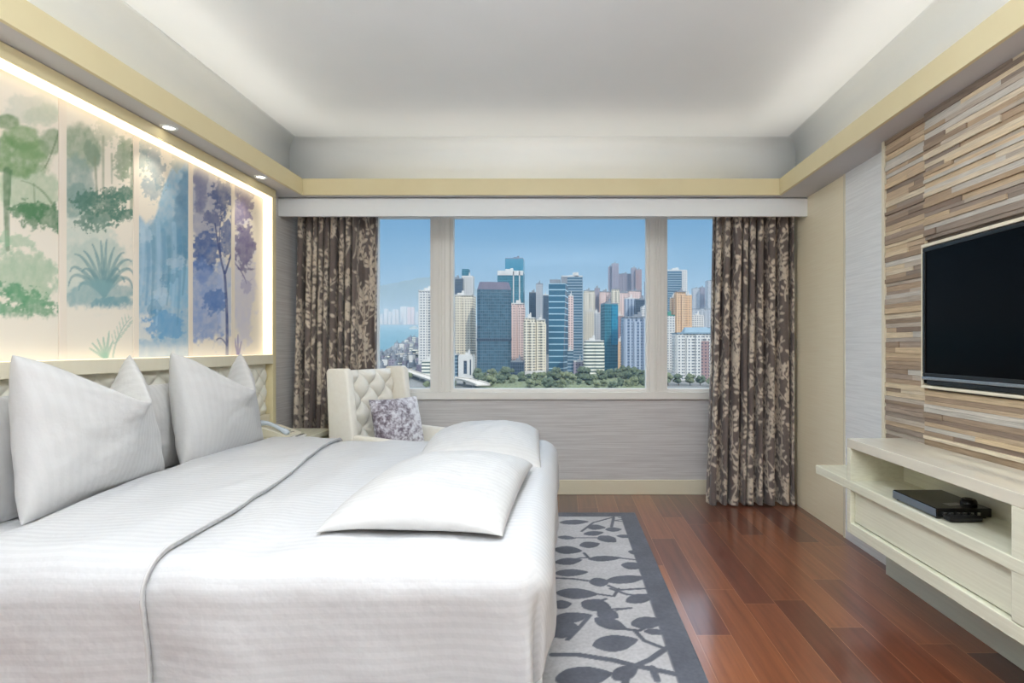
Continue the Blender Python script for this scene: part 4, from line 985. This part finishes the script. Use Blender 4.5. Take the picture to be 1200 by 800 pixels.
BL = [
 ('white residential tower seen in the left window beside the harbour', 490, 513, 341, 640, 'res_white', dict(style='bays', extra=base_part(12, 'plain_mauve'))),
 ('low white block in front of the tower in the left window', 494, 508, 423, 585, 'white_bands', dict()),
 ('cream residential tower at the left edge of the centre window', 529, 554, 346, 690, 'res_cream', dict(style='bays')),
 ('dark blue slab rising behind the cream tower', 524, 542, 327, 830, 'dark_glass', dict(roof='plain_grey')),
 ('slim pale tower with green glass top behind the cream tower', 541, 554, 324, 840, 'res_white', dict(extra=lambda t, hw, hd, Hh: obj('glass_top', MB().box(-hw, hw*.2, -hd*.8, hd*.8, Hh, Hh+12), FM['teal_glass'], t))),
 ('low white office block with dark window panel above the flyover', 537, 554, 417, 590, 'plain_white', dict(extra=lambda t, hw, hd, Hh: [obj('window_panel', MB().box(-hw*.25, hw*.2, -hd-.3, -hd, Hh*.25, Hh*.8), FM['dark_glass'], t), obj('window_column', MB().box(hw*.6, hw*.78, -hd-.3, -hd, Hh*.2, Hh*.85), FM['dark_glass'], t)])),
 ('low glass block left of the white office block', 524, 536, 416, 596, 'line_glass', dict()),
 ('broad dark blue glass tower with chamfered crown', 556, 599, 330, 640, 'blue_glass', dict(style='chamfer', roof='plain_mauve', depth=26, rot=8, extra=band_part(.365, .39, 'dark_glass'))),
 ('teal glass tower with white frame and white vertical fins', 583, 613, 318, 860, 'teal_glass', dict(extra=vfins((.25, .72)))),
 ('bright cyan slab standing tallest behind the white-framed tower', 592, 613, 303, 1010, 'cyan_glass', dict(roof='plain_mauve')),
 ('pinkish residential tower right of the dark blue glass tower', 597, 614, 356, 700, 'res_pink', dict(style='bays')),
 ('dark glass block at the foot of the pinkish tower', 598, 614, 424, 600, 'dark_glass', dict(roof='plain_grey')),
 ('pale residential tower, the left of a matching pair', 614, 627, 373, 625, 'res_cream', dict(style='bays', extra=base_part(6, 'plain_white'))),
 ('pale residential tower, the right of a matching pair', 628, 639, 375, 630, 'res_cream', dict(style='bays', extra=base_part(6, 'plain_white'))),
 ('dark blue block behind the pale pair of towers', 620, 630, 343, 930, 'dark_glass', dict(roof='plain_grey')),
 ('slender grey tower behind the pale pair of towers', 628, 636, 333, 900, 'res_grey', dict(roof='plain_grey')),
 ('narrow dark tower left of the blue banded tower', 636, 643, 346, 960, 'dark_glass', dict()),
 ('light blue tower with broad dark horizontal glass bands', 643, 666, 332, 650, 'band_glass', dict(style='slant', depth=24, roof='plain_grey')),
 ('tall blue glass tower with fine horizontal lines', 658, 683, 324, 770, 'line_glass', dict(extra=lambda t, hw, hd, Hh: obj('roof_box', MB().box(hw*.2, hw*.6, -hd, 0, Hh, Hh+6), FM['plain_white'], t))),
 ('narrow pink tower in front of the finely lined glass tower', 666, 672, 347, 720, 'res_pink', dict()),
 ('small teal and white block right of the banded tower', 665, 672, 411, 620, 'line_glass', dict()),
 ('low dark block right of the banded tower', 672, 685, 424, 615, 'res_purple', dict()),
 ('pale tower behind the white banded block', 686, 696, 365, 820, 'res_cream', dict()),
 ('grey tower left of the turquoise tower', 695, 705, 367, 840, 'res_grey', dict(style='round')),
 ('short white block with balcony bands above the trees', 685, 708, 400, 595, 'white_bands', dict(style='bays')),
 ('turquoise glass tower right of the white balcony block', 705, 724, 356, 645, 'teal_glass', dict(rot=14, depth=16, roof='plain_grey', extra=lambda t, hw, hd, Hh: obj('bright_face', MB().box(0, hw, -hd-.8, -hd, Hh*.42, Hh*.98), FM['cyan_glass'], t))),
 ('small orange block right of the turquoise tower', 722, 731, 400, 700, 'res_orange', dict()),
 ('narrow brown tower right of the turquoise tower', 723, 730, 370, 800, 'res_brown', dict()),
 ('broad blue-grey tower with vertical stripes beside the right mullion', 731, 763, 372, 600, 'vert_grey', dict(style='bays', roof='plain_grey')),
 ('grey tower behind the blue-grey striped tower', 733, 747, 350, 860, 'vert_grey', dict()),
 ('dark teal tower beside the right mullion', 745, 760, 351, 830, 'dark_glass', dict(roof='plain_grey')),
 ('small white tower beside the right mullion', 752, 762, 360, 780, 'res_white', dict()),
 ('grey tower with white edge at the left of the right window', 779, 805, 317, 900, 'line_glass', dict(extra=lambda t, hw, hd, Hh: obj('white_side', MB().box(hw*.55, hw+.5, -hd-.8, hd, 0, Hh), FM['res_white'], t))),
 ('tall orange residential tower in the right window', 792, 804, 342, 740, 'res_orange', dict(style='bays', roof='plain_grey')),
 ('orange wing tower joined beside the tall orange tower', 804, 811, 346, 752, 'res_orange', dict()),
 ('lighter orange tower left of the tall orange tower', 787, 793, 349, 760, 'res_orange', dict()),
 ('narrow white tower with green roof in the right window', 779, 791, 370, 680, 'res_white', dict(roof='roof_green')),
 ('small white tower right of the orange tower', 811, 825, 370, 800, 'res_white', dict()),
 ('broad white apartment block with blue roof in the right window', 792, 858, 391, 565, 'res_white', dict(style='bays', roof='roof_blue', depth=22, extra=lambda t, hw, hd, Hh: [obj('brick_bay', MB().box(-hw*.1, hw*.18, -hd-.5, -hd, 0, Hh*.85), FM['res_brown'], t), obj('pitched_roof', MB().prism([(-hw*.7, -hd), (hw, -hd), (hw, hd), (-hw*.7, hd)], Hh, Hh+7, 0, [(-hw*.6, -hd*.2), (hw*.9, -hd*.2), (hw*.9, hd*.2), (-hw*.6, hd*.2)]), FM['roof_blue'], t)])),
]
for lab, x0, x1, tp, Y, fac, kw in BL: building(lab, x0, x1, tp, Y, fac, **kw)
# back rows
RB = [
 (684, 697, 341, 1050, 'res_cream', 'cream tower in the back row right of the lined glass tower'), (697, 703, 338, 1080, 'res_purple', 'slim purple-grey tower in the back row'),
 (703, 717, 342, 1060, 'res_pink', 'pink tower in the back row left of centre'), (717, 726, 339, 1040, 'res_cream', 'pale tower in the back row below the dark twin tower'),
 (726, 736, 343, 1070, 'res_pink', 'pink tower in the back row below the brown slab'), (736, 751, 341, 1090, 'res_pink', 'broad pink tower in the back row beside the right mullion'),
 (713, 718, 313, 1450, 'res_purple', 'slim outer shaft of the tall purple twin tower'), (717, 725, 309, 1440, 'res_purple', 'tall purple twin tower with pointed top'), (724, 742, 321, 1470, 'res_purple', 'wide purple-grey slab between the twin towers'),
 (740, 746, 314, 1450, 'res_purple', 'dark purple shaft right of the slab'), (745, 752, 316, 1440, 'res_brown', 'brown tower right of the purple slab'),
 (756, 764, 330, 1400, 'res_purple', 'dark tower partly behind the right mullion'), (812, 820, 338, 1700, 'res_grey', 'hazy grey tower, leftmost of those before the right curtain'), (820, 829, 337, 1720, 'res_purple', 'hazy purple tower before the right curtain'),
 (829, 840, 329, 1650, 'res_grey', 'hazy tall tower touching the right curtain'), (811, 840, 362, 1350, 'res_grey', 'broad hazy block in the right window'), (782, 800, 352, 1200, 'res_grey', 'hazy grey block behind the orange tower'),
 (840, 870, 350, 1100, 'res_white', 'white tower behind the right curtain'), (870, 905, 340, 1000, 'res_grey', 'grey tower behind the right curtain'),
 (614, 628, 384, 1000, 'res_grey', 'grey block between the pink tower and pale pair'), (636, 660, 395, 1100, 'res_grey', 'grey block behind the banded tower'), (664, 700, 380, 1200, 'res_purple', 'purple block behind the balcony block'),
]
for x0, x1, tp, Y, fac, lab in RB: building(lab, x0, x1, tp, Y, fac, style='bays' if x1-x0 > 8 else 'box', roof='plain_grey', group='back row towers')
# low waterfront buildings in the left window
rnd = random.Random(12); places = ['nearest the shore', 'beside the flyover', 'behind the chair', 'by the quay', 'near the mullion']
facs = ['plain_grey', 'res_grey', 'plain_white', 'res_purple', 'white_bands', 'plain_mauve']
k = 0
for row, (Y, n) in enumerate(((640, 7), (720, 8), (800, 8), (900, 7))):
    for i in range(n):
        x = 438+(i+rnd.uniform(-.3, .3))*(60/n)+4
        if wx(x, Y) < -297-(Y-867)*.19-30 and Y > 867: continue
        g0 = 372+41600/Y; tp = g0-rnd.uniform(3, 9); wpx = rnd.uniform(4, 9)
        building('low waterfront building in the left window, %s row from the room' % ('first', 'second', 'third', 'fourth')[row], x, x+wpx, tp, Y, facs[k % 6], group='low waterfront buildings, row %d' % (row+1), roof='plain_grey'); k += 1
for row, (Y, a_, n) in enumerate(((1000, 455, 6), (1180, 462, 5), (1450, 474, 4))):
    for i in range(n):
        x = a_+i*(492-a_)/n; g0 = 372+41600/Y
        building('small distant waterfront building left of the white tower, row %s' % ('one', 'two', 'three')[row], x, x+rnd.uniform(3, 6), g0-rnd.uniform(2, 6), Y, facs[(i+row) % 6], group='distant waterfront buildings, row %d' % (row+1), roof='plain_grey')
# far shore
for i in range(16):
    x = 436+i*4.6+rnd.uniform(-1, 1); tp = 380-rnd.uniform(8, 24)
    pk = i in (9, 10)
    building('hazy tower on the far shore of the harbour', x, x+rnd.uniform(2.5, 4), tp if not pk else 360, 5300+rnd.uniform(0, 200), 'res_pink' if pk else 'res_white', depth=40, group='far shore towers')
# ground, water, hills
def slope_poly(name, pts, m, dz=0):
    b = MB(); n = len(pts); b.v = [(x, y, gz(y)+dz) for x, y in pts]; b.f = [tuple(range(n))]; b.m = [0]; return obj(name, b, m)
M['water'] = noisy('harbour_water', rgb(22, 92, 104), rgb(30, 102, 114), (.004, .01, .01), 3, .35, .2, 1)
M['land'] = noisy('city_ground', rgb(128, 126, 122), rgb(96, 98, 94), (.02, .02, .02), 2, .9)
wat = slope_poly('harbour_water', [(-9000, 500), (-100, 500), (1500, 5200), (-9000, 5200)], M['water'], -4); tag(wat, 'turquoise harbour water seen in the left window', 'water', None, 'stuff')
wat.data.flip_normals() if wat.data.polygons[0].normal.z < 0 else None
lnd = slope_poly('city_ground', [(-900, 60), (1800, 60), (3500, 5200), (-900, 5200), (-600, 2500), (-478, 1809), (-400, 1300), (-305, 880), (-420, 820), (-900, 760)], M['land']); lnd['kind'] = 'structure'
shr = slope_poly('far_shore_ground', [(-9000, 5190), (3500, 5190), (3500, 9500), (-9000, 9500)], M['land'], -3); shr['kind'] = 'structure'
M['hill'] = noisy('wooded_hill', rgb(52, 70, 62), rgb(66, 82, 70), (.003, .003, .003), 2, .9)
def hill(name, label, xa, xb, Y, crest, seed, col):
    n = 90; xs_ = np.linspace(xa, xb, n); u = np.linspace(0, 1, 14); Xh, Uh = np.meshgrid(xs_, u, indexing='ij')
    px = VX+Xh*F/Y; cy = np.interp(px, [c[0] for c in crest], [c[1] for c in crest])-3*(fbm(px*.14, px*0, seed, 5)-.5)*2
    top = EYE-(cy-VY)*Y/F; g0 = gz(Y)-30; Zh = g0+(top-g0)*np.sin(math.pi*Uh)**.8*(1+.05*(fbm(Xh*.004, Uh*6, seed, 3)-.5)*np.sin(math.pi*Uh)*0+0); Yh = Y+(Uh-.5)*2*1100
    o = fast_grid(name, np.stack([Xh, Yh, Zh], -1), M['hill'], flip=False)
    alone(o, ((xa+xb)/2, Y, g0), label, 'mountain'); return o
hill('mountain', 'hazy blue mountain ridge beyond the harbour in the left window', -3800, 400, 8200, [(360, 350), (420, 342), (445, 336), (462, 332), (480, 328), (497, 325), (515, 325), (560, 340), (700, 372)], 4, None)
hill('mountain', 'green hillside behind the towers at the right of the window', 100, 2600, 3700, [(680, 385), (720, 372), (760, 362), (800, 356), (840, 345), (900, 330), (1100, 320)], 9, None)
# ferry
t = thing('ferry', 'white ferry on the harbour water in the left window', 'ferry', (wx(485.5, 3250), 3250, gz(3250)-4), 0, None, local=True)
b = MB(); b.prism([(-28, -5), (24, -5), (30, 0), (24, 5), (-28, 5)], 0, 7, 0, [(-29, -6), (26, -6), (34, 0), (26, 6), (-29, 6)]); obj('hull', b, FM['plain_white'], t)
b = MB(); b.box(-22, 18, -4.5, 4.5, 7, 13); obj('cabin', b, FM['white_bands'], t)
b = MB(); b.box(-8, 8, -3, 3, 13, 18); obj('bridge', b, FM['plain_white'], t)
b = MB(); b.cyl((-2, 0), 1.6, 18, 26, 12); obj('funnel', b, FM['plain_grey'], t)
# flyover: curved road deck with piers
M['road'] = noisy('road_concrete', rgb(196, 188, 176), rgb(176, 170, 160), (.05, .05, .05), 2, .8)
def flyover(label, pts, wd, hz):
    t = thing('flyover', label, 'flyover', (pts[0][0], pts[0][1], gz(pts[0][1])), 0, 'elevated roads')
    n = len(pts); A = np.zeros((n, 4, 3)); 
    for i, (x, y) in enumerate(pts):
        a = pts[max(0, i-1)]; c = pts[min(n-1, i+1)]; dx, dy = c[0]-a[0], c[1]-a[1]; L = math.hypot(dx, dy); nx, ny = -dy/L, dx/L; z = gz(y)+hz
        A[i, 0] = (x-nx*wd/2, y-ny*wd/2, z+1); A[i, 1] = (x-nx*wd/2, y-ny*wd/2, z); A[i, 2] = (x+nx*wd/2, y+ny*wd/2, z); A[i, 3] = (x+nx*wd/2, y+ny*wd/2, z+1)
    o = fast_grid('deck', A, M['road'], t, smooth=False); s = o.modifiers.new('s', 'SOLIDIFY'); s.thickness = 1.2
    for i in range(1, n-1, 3): b = MB(); x, y = pts[i]; b.cyl((x, y), 1.2, gz(y), gz(y)+hz, 10); obj('pier', b, M['road'], t)
def qb(p0, p1, p2, n=14):
    R = []
    for i in range(n):
        s_ = i/(n-1); R.append(tuple((1-s_)**2*p0[k]+2*s_*(1-s_)*p1[k]+s_*s_*p2[k] for k in (0, 1)))
    return R
flyover('curved concrete flyover at the lower left of the centre window', qb((wx(515, 530), 530), (wx(545, 545), 545), (wx(566, 480), 480)), 11, 6)
flyover('curved concrete flyover in the left window behind the armchair', qb((wx(470, 640), 640), (wx(490, 560), 570), (wx(515, 530), 520)), 10, 5)
flyover('waterfront road bridge running along the harbour', qb((wx(436, 800), 800), (wx(470, 900), 900), (wx(500, 900), 900)), 12, 6)
# trees of the park: each a crown and a trunk
M['leaves'] = noisy('park_foliage', rgb(84, 94, 66), rgb(116, 122, 90), (1, 1, 1), .5, .9, .5, .5)
M['leavesd'] = noisy('park_foliage_dark', rgb(66, 80, 62), rgb(92, 102, 78), (1, 1, 1), .5, .9, .5, .5)
M['bark'] = noisy('park_bark', rgb(96, 80, 64), rgb(76, 62, 50), (1, 1, 4), 2, .9)
def crown(seed, r, h):
    bm = bmesh.new(); rnd = random.Random(seed)
    for k in range(16):
        q = bmesh.ops.create_icosphere(bm, subdivisions=2, radius=1)
        a = rnd.uniform(0, 6.28); rr = r*rnd.uniform(.0, .66); s_ = r*rnd.uniform(.28, .5); cz = h*rnd.uniform(.35, .85)
        for v in q['verts']:
            n_ = 1+.28*(math.sin(v.co.x*7+k)+math.sin(v.co.y*8+2*k)+math.sin(v.co.z*9))*.4+rnd.uniform(-.12, .12)
            v.co = Vector((rr*math.cos(a)+v.co.x*s_*n_, rr*math.sin(a)+v.co.y*s_*n_, cz+v.co.z*s_*.85*n_))
    me = bpy.data.meshes.new('crown'); bm.to_mesh(me); bm.free(); return me
protos = []
for s_ in range(4):
    me = crown(s_+3, 8.5, 17); me.materials.append(M['leaves'] if s_ % 2 else M['leavesd']); protos.append(me)
tb = MB(); tb.cyl((0, 0), .7, 0, 8, 8, r1=.4); trunk = None
TR = []
rt = random.Random(8)
for x in np.arange(558, 602, 9.5): TR.append((x, 560, 1.0, 'dense green park tree below the dark blue glass tower'))
for x in np.arange(563, 612, 12): TR.append((x, 520, .8, 'leafy park tree in front row left of the pale pair of towers'))
for x in np.arange(618, 706, 8.5): TR.append((x, 548, 1.0 if x > 640 else .75, 'leafy park tree in the wooded belt under the banded tower'))
for x in np.arange(622, 760, 9.5): TR.append((x, 500, .8, 'leafy park tree in the nearest row above the window sill'))
for x in np.arange(706, 764, 9): TR.append((x, 560, .95, 'dark park tree below the striped grey tower'))
for x in np.arange(784, 850, 12): TR.append((x, 515, .8, 'park tree in front of the blue-roofed apartment block'))
for x in (508, 514, 500, 532, 528): TR.append((x, 500, .5, 'small tree beside the flyover in the left window'))
for x in (442, 455, 468, 478): TR.append((x, 560, .6, 'small tree in front of the waterfront buildings'))
for i, (x, Y, s_, lab) in enumerate(TR):
    Y2 = Y+rt.uniform(-14, 14); r = thing('park_tree', lab, 'tree', (wx(x+rt.uniform(-2, 2), Y2), Y2, gz(Y2)), rt.uniform(0, 6), lab.replace('park tree', 'park trees'), local=True)
    sc_ = .78*s_*rt.uniform(.7, 1.2); r.scale = (sc_, sc_, sc_)
    c_ = bpy.data.objects.new('crown', protos[(i*7+int(x)) % 4]); C.objects.link(c_); c_.parent = r
    if trunk is None: trunk = obj('trunk', tb, M['bark'], r)
    else: q = trunk.copy(); C.objects.link(q); q.parent = r
px_ = np.linspace(556, 768, 150); Yg = np.linspace(478, 600, 40); PX, YG = np.meshgrid(px_, Yg, indexing='ij')
hh = 7.5*(fbm(PX*.16, YG*.09, 3, 4)-.2)*sstep(0, .1, np.minimum((PX-556)/212, (768-PX)/212))*sstep(478, 490, YG)
shb = fast_grid('shrubbery', np.stack([wx(PX, YG), YG, EYE-H0+SL*YG+hh], -1), M['leaves'])
alone(shb, (0, 540, gz(540)), 'dense green undergrowth beneath the park trees', 'shrubs'); shb['kind'] = 'stuff'
# haze over the city
hz = bpy.data.materials.new('haze'); hz.use_nodes = True; g = N(hz); g.t.nodes.clear()
vs = g.n('VolumeScatter'); vs.inputs['Color'].default_value = (.40, .58, .76, 1); vs.inputs['Density'].default_value = .00026; vs.inputs['Anisotropy'].default_value = .0
oo = g.n('OutputMaterial'); g.l(vs.outputs[0], oo.inputs['Volume'])
b = MB(); b.box(-6000, 5000, 200, 9600, -300, 500); hzo = obj('haze', b, hz); tag(hzo, 'pale blue haze over the distant city and harbour', 'haze', None, 'stuff')
for o in bpy.data.objects:
    if '_o' in o: del o['_o']
